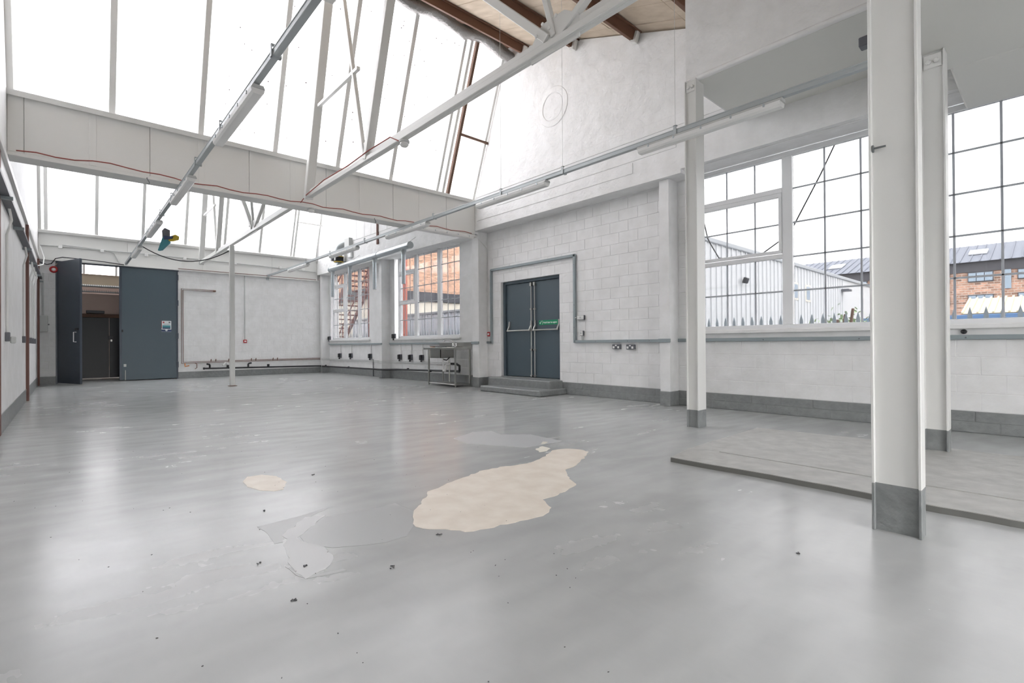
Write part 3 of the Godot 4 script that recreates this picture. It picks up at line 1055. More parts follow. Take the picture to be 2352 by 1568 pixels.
# ---------------------------------------------------------------- lighting trunking
func trunking(x: float, za: float, zb: float, y: float, hangers: Array, wires: bool, label: String) -> void:
	var t := thing("lighting_trunking", label, "trunking", V(x, y, (za + zb) / 2.0))
	part("channel", mb().box(V(x - 0.032, y, zb), V(x + 0.032, y + 0.06, za), 0.004), M.galv, t)
	part("lip", mb().box(V(x - 0.037, y + 0.05, zb), V(x + 0.037, y + 0.064, za), 0.003), M.galv, t)
	for z in hangers:
		var m := mb()
		m.box(V(x - 0.045, y - 0.008, z - 0.02), V(x + 0.045, y, z + 0.02))
		m.box(V(x - 0.046, y - 0.008, z - 0.02), V(x - 0.038, y + 0.11, z + 0.02))
		m.box(V(x + 0.038, y - 0.008, z - 0.02), V(x + 0.046, y + 0.02, z + 0.02))
		m.box(V(x - 0.046, y + 0.1, z - 0.02), V(x - 0.01, y + 0.11, z + 0.02))
		var h := part("hanger", m, M.galv, t)
		if wires:
			var top := deck_y(z) - 0.2 if z > -8.5 else (4.0 if z > -10.6 else 6.0)
			part("wire", mb().tube([V(x - 0.03, y + 0.11, z), V(x - 0.03, top, z)], 0.0025, 5), M.pale_plastic, h)


func batten(c: Vector3, length: float, along: Vector3, label: String) -> Node3D:
	var t := thing("batten_light", label, "light fitting", c, "batten light fittings")
	var b := Basis(along.cross(Vector3.UP), Vector3.UP, -along) if absf(along.z) > 0.5 else Basis(along.cross(Vector3.UP), Vector3.UP, -along)
	var h := length / 2.0
	var m := mb()
	m.prism(c - along * h, along.cross(Vector3.UP), Vector3.UP, [Vector2(-0.05, 0.0), Vector2(0.05, 0.0), Vector2(0.066, -0.035), Vector2(-0.066, -0.035)], along * length)
	part("body", m, M.pale_plastic, t)
	m = mb()
	m.prism(c - along * (h - 0.015), along.cross(Vector3.UP), Vector3.UP, [Vector2(-0.068, -0.032), Vector2(0.068, -0.032), Vector2(0.06, -0.07), Vector2(0.04, -0.092), Vector2(-0.04, -0.092), Vector2(-0.06, -0.07)], along * (length - 0.03))
	part("diffuser", m, M.white_plastic, t)
	for k in 5:
		for s in [-1.0, 1.0]:
			var p: Vector3 = c + along * (-h + length * (k + 0.5) / 5.0) + along.cross(Vector3.UP) * (0.07 * s) + V(0, -0.033, 0)
			part("clip", mb().rbox(p, V(0.012, 0.035, 0.02), 0.003, b), M.bright_zinc, t)
	return t


func hang_curve(a: Vector3, b: Vector3, sag: float, n := 14) -> Array:
	var p := []
	for i in n + 1:
		var t := float(i) / n
		p.append(a.lerp(b, t) + V(0, -4.0 * sag * t * (1.0 - t), 0))
	return p


func services_overhead() -> void:
	var lx := 1.46
	var rx := 5.84
	trunking(lx, 0.0, -20.7, 3.85, [-4.9, -7.0, -8.6, -10.9, -12.4, -14.6, -16.5, -18.6], false, "long grey lighting trunking over the left of the room")
	trunking(rx, -1.05, -20.7, 3.83, [-3.28, -5.22, -6.71, -8.92, -12.2, -14.5, -16.5], true, "long grey lighting trunking over the right of the room")
	part("end_plate", mb().box(V(rx - 0.05, 3.7, -20.75), V(rx + 0.05, 3.9, -20.72), 0.004), M.galv, get_node("lighting_trunking_001"))
	var lw := ["partly out of frame at the top", "large, over the near beam", "just behind the near beam", "third from the grey doors", "next to the teal hanger", "smallest, over the grey doors"]
	var lz := [-2.8, -6.42, -10.05, -13.75, -17.45]
	var ll := ["white batten light cut by the top edge of the photo", "largest white batten light on the left trunking, before the near beam", "white batten light on the left trunking passing below the near beam", "white batten light beside the hanging teal object", "small white batten light over the open grey door"]
	for i in 5:
		batten(V(lx + 0.01, 3.84, lz[i]), 1.82, Vector3.BACK, ll[i])
	var rz := [-2.92, -6.5, -10.1, -13.6, -17.3]
	var rl := ["white batten light with brown clips under the right trunking, beside the corner column", "white batten light on the right trunking in front of the lintel", "white batten light on the right trunking above the rear window", "white batten light on the right trunking beside the duct fan", "white batten light at the far end of the right trunking"]
	for i in 5:
		batten(V(rx, 3.82, rz[i]), 1.84, Vector3.BACK, rl[i])
	batten(V(6.98, 3.95, -10.17), 1.7, Vector3.RIGHT, "white batten light fixed along the underside of the near beam")
	# red fire cable on the beam and along the truss
	var rc := []
	for i in 40:
		var x := -0.55 + i * 0.215
		rc.append(V(x, 4.035 + 0.018 * sin(i * 1.7) + (0.06 * exp(-pow((x - 0.6) / 0.6, 2.0))), -10.24 + 0.012 * sin(i * 2.3)))
	solo("red_cable", mb().tube(rc, 0.009, 6), M.red_cable, "red cable lying along the bottom flange of the near beam", "cable", V(3.6, 4.0, -10.2))
	solo("red_cable", mb().tube([V(3.5, 4.02, -10.2), V(3.5, 4.1, -9.9), V(3.5, 4.17, -9.0), V(3.5, 4.15, -8.0), V(3.5, 4.18, -7.2), V(3.5, 4.17, -6.5), V(3.52, 4.05, -6.28)], 0.009, 6), M.red_cable, "red cable running up the truss to the smoke detector", "cable", V(3.5, 4.1, -8.0))
	var det := func(c: Vector3, label: String) -> void:
		var t := thing("smoke_detector", label, "detector", c)
		part("base", mb().lathe(c, V(0, -1, 0), [Vector2(0.001, 0), Vector2(0.075, 0), Vector2(0.075, 0.03), Vector2(0.06, 0.035)]), M.pale_plastic, t)
		part("head", mb().lathe(c, V(0, -1, 0), [Vector2(0.06, 0.033), Vector2(0.065, 0.06), Vector2(0.045, 0.085), Vector2(0.001, 0.09)]), M.white_plastic, t)
	det.call(V(3.57, 4.05, -6.22), "round white smoke detector under the near truss chord")
	det.call(V(3.72, 3.95, -10.24), "small white smoke detector under the near beam beside the truss")
	for q in [[V(1.0, 3.95, -10.2), "small dark clip under the left half of the near beam"], [V(5.1, 3.95, -10.2), "small dark clip under the right half of the near beam"]]:
		solo("beam_clip", mb().tube([q[0] + V(0, 0.02, 0), q[0], q[0] + V(0.03, -0.05, 0), q[0] + V(0.03, -0.08, 0), q[0] + V(0, -0.08, 0)], 0.007, 5), M.bolt, q[1], "clip", q[0])
	# black cable slung from the trunking to the post, and back to the left wall
	var bc := hang_curve(V(1.5, 3.86, -16.6), V(3.45, 3.86, -15.85), 0.36)
	solo("black_cable", mb().tube(bc, 0.014, 7), M.black_plastic, "black cable sagging from the left trunking to the square post", "cable", V(2.4, 3.6, -16.2))
	var b2 := [V(-0.64, 3.78, -20.5), V(-0.6, 3.7, -20.6), V(-0.45, 3.66, -20.66), V(-0.35, 3.7, -20.68), V(-0.26, 3.86, -20.66), V(-0.1, 3.92, -20.66), V(0.4, 3.9, -20.62), V(0.9, 3.88, -20.64), V(1.4, 3.84, -20.66)]
	solo("black_cable", mb().tube(b2, 0.014, 7), M.black_plastic, "black cable looping over the open grey door", "cable", V(0.4, 3.8, -20.6))
	# the hanging teal and yellow thing
	var c := V(1.66, 3.52, -13.2)
	var t := thing("trinket", "teal and yellow plastic three armed trinket on a string below the left trunking", "trinket", c)
	var rgt := V(0.742, 0, 0.67)
	var arm := func(poly: Array, th: float, off: float) -> MB: return mb().prism(c + V(0.67, 0, -0.742) * off, rgt, Vector3.UP, poly, V(0.67, 0, -0.742) * th)
	part("lower_arm", arm.call([Vector2(-0.2, -0.26), Vector2(-0.13, -0.25), Vector2(0.05, -0.08), Vector2(0.0, 0.06), Vector2(-0.1, 0.02)], 0.06, -0.03), M.teal, t)
	part("top_arm", arm.call([Vector2(-0.1, 0.0), Vector2(-0.11, 0.18), Vector2(-0.05, 0.24), Vector2(0.03, 0.2), Vector2(0.03, 0.05)], 0.06, -0.025), M.grey_plastic, t)
	part("side_arm", arm.call([Vector2(0.0, -0.05), Vector2(0.02, 0.04), Vector2(0.18, 0.09), Vector2(0.23, 0.06), Vector2(0.22, -0.02), Vector2(0.1, -0.05)], 0.06, -0.02), M.yellow, t)
	part("centre", arm.call([Vector2(-0.06, -0.02), Vector2(-0.05, 0.07), Vector2(0.05, 0.05), Vector2(0.14, 0.05), Vector2(0.12, 0.0), Vector2(0.03, -0.02)], 0.05, -0.045), M.navy, t)
	part("string", mb().tube([c + V(-0.03, 0.24, 0), c + V(-0.05, 0.38, 0.0), c + V(-0.15, 0.34, 0.0)], 0.003, 5), M.pale_plastic, t)
	# a short grey box on the mezzanine face
	var gb := thing("cable_tray_end", "short dark grey channel end beside the top of the widest column", "bracket", V(6.3, 4.3, -1.2))
	part("channel", mb().box(V(6.24, 4.27, -1.4), V(6.36, 4.37, -0.92), 0.008), M.grey_plastic, gb)


# ---------------------------------------------------------------- right wall fittings
func trunk_run(m: MB, a: Vector3, b: Vector3, h := 0.055, d := 0.06) -> void:
	var along := (b - a).abs()
	if along.y > along.z:
		m.box(V(a.x - d, a.y, a.z - h / 2.0), V(a.x, b.y, a.z + h / 2.0), 0.003)
	else:
		m.box(V(a.x - d, a.y - h / 2.0, a.z), V(a.x, a.y + h / 2.0, b.z), 0.003)


func socket(called: String, label: String, c: Vector3, s: Vector3, kind: String, skew := false, group := "") -> Node3D:
	var at := BACK * c if skew else c
	var t := thing(called, label, "socket", at, group)
	var x := c.x
	part("back_box", mb(skew).box(V(x - 0.05, c.y - s.y / 2, c.z - s.z / 2), V(x, c.y + s.y / 2, c.z + s.z / 2), 0.008), M.grey_plastic, t)
	if kind == "industrial":
		part("cover", mb(skew).box(V(x - 0.1, c.y - s.y * 0.42, c.z - s.z * 0.46), V(x - 0.05, c.y + s.y * 0.46, c.z + s.z * 0.2), 0.012), M.black_plastic, t)
		part("gland", mb(skew).lathe(V(x - 0.06, c.y - s.y / 2, c.z), V(0, -1, 0), [Vector2(0.03, 0), Vector2(0.03, 0.05), Vector2(0.001, 0.05)], 8), M.black_plastic, t)
	elif kind == "double":
		part("face_plate", mb(skew).box(V(x - 0.058, c.y - s.y * 0.44, c.z - s.z * 0.46), V(x - 0.05, c.y + s.y * 0.44, c.z + s.z * 0.46), 0.003), M.grey_plastic, t)
		for k in [-1.0, 1.0]:
			part("outlet", mb(skew).box(V(x - 0.062, c.y - s.y * 0.34, c.z + k * s.z * 0.28 - 0.022), V(x - 0.056, c.y + s.y * 0.1, c.z + k * s.z * 0.28 + 0.022), 0.003), M.white_plastic, t)
		part("switch", mb(skew).box(V(x - 0.064, c.y + s.y * 0.12, c.z - 0.02), V(x - 0.056, c.y + s.y * 0.38, c.z + 0.02), 0.003), M.white_plastic, t)
	else:
		part("face_plate", mb(skew).box(V(x - 0.06, c.y - s.y * 0.45, c.z - s.z * 0.46), V(x - 0.05, c.y + s.y * 0.45, c.z + s.z * 0.46), 0.004), M.white_plastic, t)
		part("switch", mb(skew).box(V(x - 0.066, c.y - 0.02, c.z - 0.02), V(x - 0.058, c.y + 0.02, c.z + 0.02), 0.003), M.pale_plastic, t)
	return t


func services_right() -> void:
	var x := 8.415
	var t := thing("wall_trunking", "galvanised trunking framing the fire door and running to the large window", "trunking", V(8.4, 1.19, -7.5))
	var m := mb()
	for q in [[V(x, 1.19, -10.28), V(x, 1.19, -10.07), "run"], [V(x, 1.16, -10.1), V(x, 3.12, -10.1), "riser"], [V(x, 3.105, -10.1), V(x, 3.105, -7.17), "run"], [V(x, 1.16, -7.2), V(x, 3.13, -7.2), "riser"], [V(x, 1.19, -7.2), V(x, 1.19, -5.1), "run"], [V(x, 1.19, -5.1), V(x, 1.19, -4.95), "joint"], [V(x, 1.195, -4.7), V(x, 1.195, 0.6), "run"]]:
		m = mb()
		trunk_run(m, q[0], q[1], 0.058 if q[2] != "joint" else 0.066)
		part(q[2], m, M.trunk_galv, t)
	m = mb()
	trunk_run(m, V(8.11, 1.19, -4.94), V(8.11, 1.19, -4.7), 0.066, 0.03)
	part("joint", m, M.trunk_galv, t)
	for z in [-6.6, -5.8, -5.3, -4.5, -3.2, -1.9, -0.78]:
		part("screw", mb().lathe(V(8.355, 1.19, z), V(-1, 0, 0), [Vector2(0.01, 0), Vector2(0.008, 0.004), Vector2(0.001, 0.005)], 8), M.bolt, t)
	for y in [2.0, 2.9, 1.5]:
		part("screw", mb().lathe(V(8.355, y, -7.2), V(-1, 0, 0), [Vector2(0.01, 0), Vector2(0.008, 0.004), Vector2(0.001, 0.005)], 8), M.bolt, t)
	socket("double_socket", "grey double socket below the trunking, left of the pair", V(8.41, 1.075, -6.08), V(0.05, 0.1, 0.2), "double", false, "double sockets right of the fire door")
	socket("double_socket", "grey double socket below the trunking, right of the pair", V(8.41, 1.07, -5.74), V(0.05, 0.1, 0.2), "double", false, "double sockets right of the fire door")
	var i := socket("isolator_switch", "white isolator switch beside the trunking riser of the fire door", V(8.41, 1.715, -7.02), V(0.05, 0.1, 0.2), "plate")
	part("spout", mb().tube([V(8.37, 1.715, -7.13), V(8.37, 1.715, -7.18)], 0.016), M.pale_plastic, i)
	var k := socket("switched_outlet", "small white fused outlet just above the trunking corner", V(8.41, 1.37, -7.0), V(0.05, 0.11, 0.1), "plate")
	part("drop_tube", mb().box(V(8.38, 1.22, -7.02), V(8.415, 1.32, -6.98), 0.003), M.pale_plastic, k)
	call_point(V(8.415, 1.41, -10.2), V(-1, 0, 0), "red fire alarm call point on the stanchion beside the fire door")
	var wire := [V(8.1, 3.95, -10.3), V(8.2, 3.85, -10.27), V(8.4, 3.7, -10.26), V(8.405, 3.4, -10.26), V(8.4, 1.5, -10.28)]
	solo("white_cable", mb().tube(wire, 0.012, 7), M.white_plastic, "white cable dropping from the beam to the red call point by the fire door", "cable", V(8.4, 2.6, -10.27))
	# the brown strip on the rear upper wall
	solo("steel_strip", mb(true).box(V(7.95, 4.57, zs(-15.79, 8.0)), V(8.0, 5.75, zs(-15.7, 8.0)), 0.003), M.rust, "thin brown steel strip standing on the upper rear wall", "strip", BACK * V(7.98, 4.6, zs(-15.75, 8.0)))
	solo("plug_hole", mb().lathe(V(8.4, 1.265, -0.8), V(-1, 0, 0), [Vector2(0.03, -0.03), Vector2(0.03, 0.012), Vector2(0.02, 0.014), Vector2(0.001, 0.0)], 14), M.black_plastic, "round black cable grommet above the trunking under the right window", "grommet", V(8.4, 1.265, -0.8))


func call_point(c: Vector3, out: Vector3, label: String) -> void:
	var t := thing("call_point", label, "alarm", c)
	var side := out.cross(Vector3.UP)
	var b := Basis(side, Vector3.UP, -out) if side.cross(Vector3.UP).dot(-out) > 0 else Basis(-side, Vector3.UP, -out)
	part("case", mb().rbox(c + out * 0.03, V(0.12, 0.12, 0.06), 0.012, b), M.red, t)
	part("panel", mb().rbox(c + out * 0.061, V(0.07, 0.045, 0.006), 0.002, b), M.white_print, t)


func services_back() -> void:
	var x := 8.415
	# dado trunking under the rear windows
	var t := thing("wall_trunking", "galvanised trunking below the two rear windows", "trunking", BACK * V(8.4, 1.18, -15.0))
	for q in [[-20.45, zs(-15.9, 8.1) - 0.02, 8.415], [zs(-15.9, 8.1) - 0.02, zs(-15.7, 8.1) + 0.02, 8.1], [zs(-15.7, 8.1) + 0.02, -10.6, 8.415]]:
		var m := mb(true)
		m.box(V(q[2] - 0.06, 1.15, q[0]), V(q[2], 1.205, q[1]), 0.003)
		part("run", m, M.trunk_galv, t)
	var near := mb()
	near.box(V(8.075, 1.15, -10.6), V(8.11, 1.215, -10.28), 0.003)
	part("joint", near, M.trunk_galv, t)
	var info := [[-19.91, 0.72, "first socket from the far corner below the rear trunking"], [-18.85, 0.73, "pale faced socket below the rear trunking, second from the far corner"], [-17.16, 0.73, "third socket from the far corner, over the thin floor pipe"], [-14.95, 0.73, "leftmost of the three sockets below the second rear window"], [-14.26, 0.73, "middle one of the three sockets below the second rear window"], [-13.57, 0.73, "rightmost of the three sockets, nearest the sink"]]
	for q in info:
		var z := zs(q[0], 8.36)
		var s := socket("weatherproof_socket", "black weatherproof switched " + q[2], V(8.415, q[1], z), V(0.06, 0.18, 0.16), "industrial", true, "weatherproof sockets under the rear trunking")
		part("drop_tube", mb(true).box(V(8.385, q[1] + 0.09, z + 0.01), V(8.415, 1.15, z + 0.035), 0.002), M.white_plastic, s)
	socket("weatherproof_socket", "black weatherproof socket above the rear trunking beside the far corner", V(8.415, 1.43, -20.42), V(0.06, 0.16, 0.14), "industrial", true, "weatherproof sockets over the rear trunking")
	socket("weatherproof_socket", "black weatherproof socket above the rear trunking between the windows", V(8.415, 1.43, zs(-15.35, 8.36)), V(0.06, 0.17, 0.17), "industrial", true, "weatherproof sockets over the rear trunking")
	solo("floor_pipe", mb(true).tube([V(8.39, 0.0, zs(-16.95, 8.36)), V(8.39, 0.62, zs(-16.95, 8.36))], 0.014), M.grey_plastic, "thin grey pipe from the floor up to the third rear socket", "pipe", BACK * V(8.39, 0.0, zs(-16.95, 8.36)))
	# water pipes and waste pipe: far wall, then the window wall
	var zb := -20.72
	var p := thing("water_pipes", "pair of copper water pipes looping up the far wall beside the grey door", "pipe", V(3.0, 0.53, zb))
	for k in 2:
		var o := 0.045 * k
		part("pipe", mb().tube([V(4.02, 3.17 - o, zb), V(3.0 + o, 3.17 - o, zb), V(3.0 + o, 0.53 + o, zb), V(5.5, 0.55 + o, zb), V(8.05, 0.555 + o, zb)], 0.011, 8), M.copper, p)
	part("pipe_end", mb().tube([V(3.98, 3.15, zb), V(4.06, 3.15, zb)], 0.03), M.copper, p)
	for q in [3.9, 4.05, 4.47, 5.24, 5.4, 6.02, 6.18]:
		part("tap_stub", mb().tube([V(q, 0.57, zb), V(q, 0.64, zb + 0.02), V(q, 0.65, zb + 0.05)], 0.016), M.copper, p)
	part("valve", mb().tube([V(3.1, 0.53, zb), V(3.1, 0.42, zb + 0.02), V(3.22, 0.45, zb + 0.05)], 0.018), M.orange, p)
	part("drain_stub", mb().tube([V(3.4, 0.53, zb), V(3.46, 0.5, zb), V(3.46, 0.36, zb), V(3.4, 0.33, zb + 0.03)], 0.012), M.copper, p)
	var wp := thing("waste_pipe", "black plastic waste pipe low along the far wall and under the rear windows", "pipe", V(6.0, 0.3, -20.65))
	part("run", mb().tube([V(3.66, 0.33, -20.66), V(5.8, 0.305, -20.66), V(7.95, 0.28, -20.62), BACK * V(8.02, 0.28, -20.3), BACK * V(8.04, 0.3, -16.2), BACK * V(8.04, 0.3, -15.4), BACK * V(8.32, 0.31, -14.9), BACK * V(8.34, 0.37, -11.9), BACK * V(8.34, 0.375, -11.5)], 0.03, 10), M.black_plastic, wp)
	part("cap", mb().lathe(V(3.64, 0.33, -20.66), Vector3.RIGHT, [Vector2(0.001, 0), Vector2(0.04, 0), Vector2(0.04, 0.05), Vector2(0.03, 0.06)]), M.black_plastic, wp)
	for q in [[3.85, "bend"], [5.12, "bend"]]:
		var s := -1.0 if q[0] < 4.0 else 1.0
		part("riser", mb().tube([V(q[0], 0.33, -20.66), V(q[0], 0.44, -20.66), V(q[0] + 0.02 * s, 0.47, -20.63), V(q[0] + 0.1 * s, 0.49, -20.6)], 0.032, 10), M.black_plastic, wp)
	part("riser", mb().tube([V(4.43, 0.33, -20.66), V(4.43, 0.43, -20.66)], 0.04, 10), M.black_plastic, wp)
	part("trap_cap", mb().tube([V(4.43, 0.43, -20.66), V(4.42, 0.5, -20.65), V(4.34, 0.52, -20.63), V(4.26, 0.42, -20.6)], 0.03, 8), M.white_plastic, wp, "white plastic bend")
	part("riser", mb().tube([V(5.83, 0.31, -20.66), V(5.83, 0.42, -20.66)], 0.045, 10), M.black_plastic, wp)
	for z in [-20.0, -17.9, -14.2, -12.9]:
		part("bracket", mb(true).box(V(8.0 if z < -15.5 else 8.3, 0.262 if z < -15 else 0.3, z - 0.02), V(8.07 if z < -15.5 else 8.37, 0.34 if z < -15 else 0.38, z + 0.02), 0.01), M.black_plastic, wp)
	var wl := thing("water_pipes", "pair of thin white water pipes under the rear windows", "pipe", BACK * V(8.4, 0.55, -15.0))
	for k in 2:
		var o := 0.05 * k
		part("pipe", mb(true).tube([V(8.06, 0.55 + o, -20.5), V(8.38, 0.52 + o, -20.2), V(8.38, 0.53 + o, -15.9), V(8.07, 0.53 + o, -15.75), V(8.07, 0.53 + o, -15.35), V(8.38, 0.53 + o, -15.2), V(8.39, 0.56 + o, -11.6)], 0.009, 7), M.pale_plastic, wl)
	# call point and its drop on the far wall
	call_point(V(5.03, 1.31, -20.75), V(0, 0, 1), "red fire alarm call point on the far wall right of the post")
	solo("conduit", mb().box(V(5.005, 1.37, -20.75), V(5.04, 3.85, -20.725), 0.004), M.pale_plastic, "thin white conduit rising from the red call point on the far wall", "conduit", V(5.02, 1.4, -20.73))
	# pipes and boxes on the face of the far beam
	var zz := -20.72
	var cd := thing("beam_conduit", "white conduit with small junction boxes along the far beam", "conduit", V(3.5, 4.25, zz))
	part("pipe", mb().tube([V(-0.6, 4.25, zz), V(2.0, 4.27, zz), V(4.5, 4.25, zz), V(7.7, 4.18, zz)], 0.014, 7), M.pale_plastic, cd)
	part("pipe", mb().tube([V(-0.1, 4.31, zz), V(0.9, 4.27, zz), V(1.15, 4.2, zz), V(1.3, 3.85, zz)], 0.012, 7), M.pale_plastic, cd)
	for q in [-0.15, 0.85, 2.0, 3.1, 4.7, 6.3, 7.2]:
		part("junction_box", mb().box(V(q - 0.05, 4.19, zz - 0.02), V(q + 0.05, 4.29, zz + 0.04), 0.01), M.white_plastic, cd)
	solo("copper_pipe", mb().tube([V(2.9, 3.86, -20.66), V(4.9, 3.86, -20.66), V(7.7, 3.86, -20.68)], 0.012, 7), M.rust, "thin brown pipe along the foot of the far beam", "pipe", V(4, 3.86, -20.66))
	# sounder and switch box left of the doors
	var c := V(-0.3, 3.53, -20.74)
	var so := thing("alarm_sounder", "red ring shaped alarm sounder beside the open grey door", "alarm", c)
	part("ring", mb().lathe(c, Vector3.BACK, [Vector2(0.055, 0.02), Vector2(0.055, 0.05), Vector2(0.075, 0.07), Vector2(0.1, 0.05), Vector2(0.105, 0.0)]), M.red, so)
	part("centre", mb().lathe(c, Vector3.BACK, [Vector2(0.055, 0.03), Vector2(0.03, 0.045), Vector2(0.001, 0.05)]), M.white_plastic, so)
	part("feed", mb().tube([c + V(0.02, 0.1, 0.02), c + V(0.06, 0.17, 0.02), c + V(0.12, 0.22, 0.02)], 0.012), M.pale_timber, so)
	var sb := thing("switch_box", "grey metal switch box in the far left corner", "switch box", V(-0.53, 1.6, -20.7))
	part("case", mb().box(V(-0.62, 1.6, -20.75), V(-0.43, 2.1, -20.6), 0.01), M.pale_plastic, sb)
	part("knob", mb().lathe(V(-0.425, 1.83, -20.66), Vector3.RIGHT, [Vector2(0.02, -0.01), Vector2(0.02, 0.025), Vector2(0.001, 0.03)]), M.grey_plastic, sb)
	part("feed_tube", mb().box(V(-0.56, 2.1, -20.75), V(-0.52, 3.4, -20.71), 0.004), M.pale_plastic, sb)


func services_left() -> void:
	var t := thing("cable_tray", "dark grey cable tray on arms high along the left wall", "cable tray", V(-0.6, 3.1, -14.0))
	part("tray", mb().bar(V(-0.6, 3.13, -7.0), V(-0.6, 3.22, -20.6), 0.1, 0.05, 0.004), M.grey_plastic, t)
	for z in [-7.0, -9.2, -11.45, -13.75, -16.05, -18.6, -20.3]:
		part("arm", mb().box(V(LX, 3.075, z - 0.025), V(-0.52, 3.12, z + 0.025), 0.004), M.trunk_galv, t)
	solo("wall_angle", mb().bar(V(-0.63, 3.74, -7.0), V(-0.63, 3.84, -20.6), 0.05, 0.09, 0.004), M.white_steel, "white steel angle along the left wall above the cable tray", "rail", V(-0.63, 3.78, -14))
	for q in [[-9.2, "brown edged steel flange nearest the camera on the left wall"], [-14.74, "brown steel stanchion flange midway along the left wall"], [-20.2, "brown steel flange in the far left corner"]]:
		var w: float = 0.012 if q[0] > -10.0 else 0.05
		solo("wall_stanchion", mb().box(V(LX - 0.02, 0.0, q[0] - 0.06), V(LX + w, 3.75, q[0] + 0.06), 0.004), M.rust, q[1], "column", V(LX, 0, q[0]))
	var cl := ["first conduit drop with a grey switch on the left wall", "conduit drop just before the brown stanchion on the left wall", "conduit drop just behind the brown stanchion on the left wall", "second last conduit drop on the left wall", "last conduit drop on the left wall near the corner"]
	var cz := [-10.0, -13.6, -15.9, -16.9, -17.9]
	for i in 5:
		var z: float = cz[i]
		var c := thing("conduit_drop", "white " + cl[i], "conduit", V(LX, 1.3, z), "conduit drops on the left wall")
		part("tube", mb().tube([V(-0.6, 3.1, z + 0.1), V(-0.58, 2.95, z + 0.05), V(-0.63, 2.75, z), V(-0.63, 1.36, z)], 0.016, 7), M.white_plastic, c)
		part("back_box", mb().box(V(LX, 1.23, z - 0.06), V(LX + 0.05, 1.36, z + 0.06), 0.006), M.grey_plastic, c)
		if i == 0:
			part("plug", mb().box(V(LX + 0.05, 1.2, z - 0.03), V(LX + 0.11, 1.3, z + 0.03), 0.012), M.pale_plastic, c)
	solo("white_cable", mb().tube([V(-0.6, 3.3, -18.2), V(-0.5, 3.5, -19.4), V(-0.5, 3.8, -20.2), V(-0.6, 4.2, -20.65)], 0.014, 7), M.white_plastic, "white cable curving up from the tray in the far left corner", "cable", V(-0.55, 3.6, -19.5))


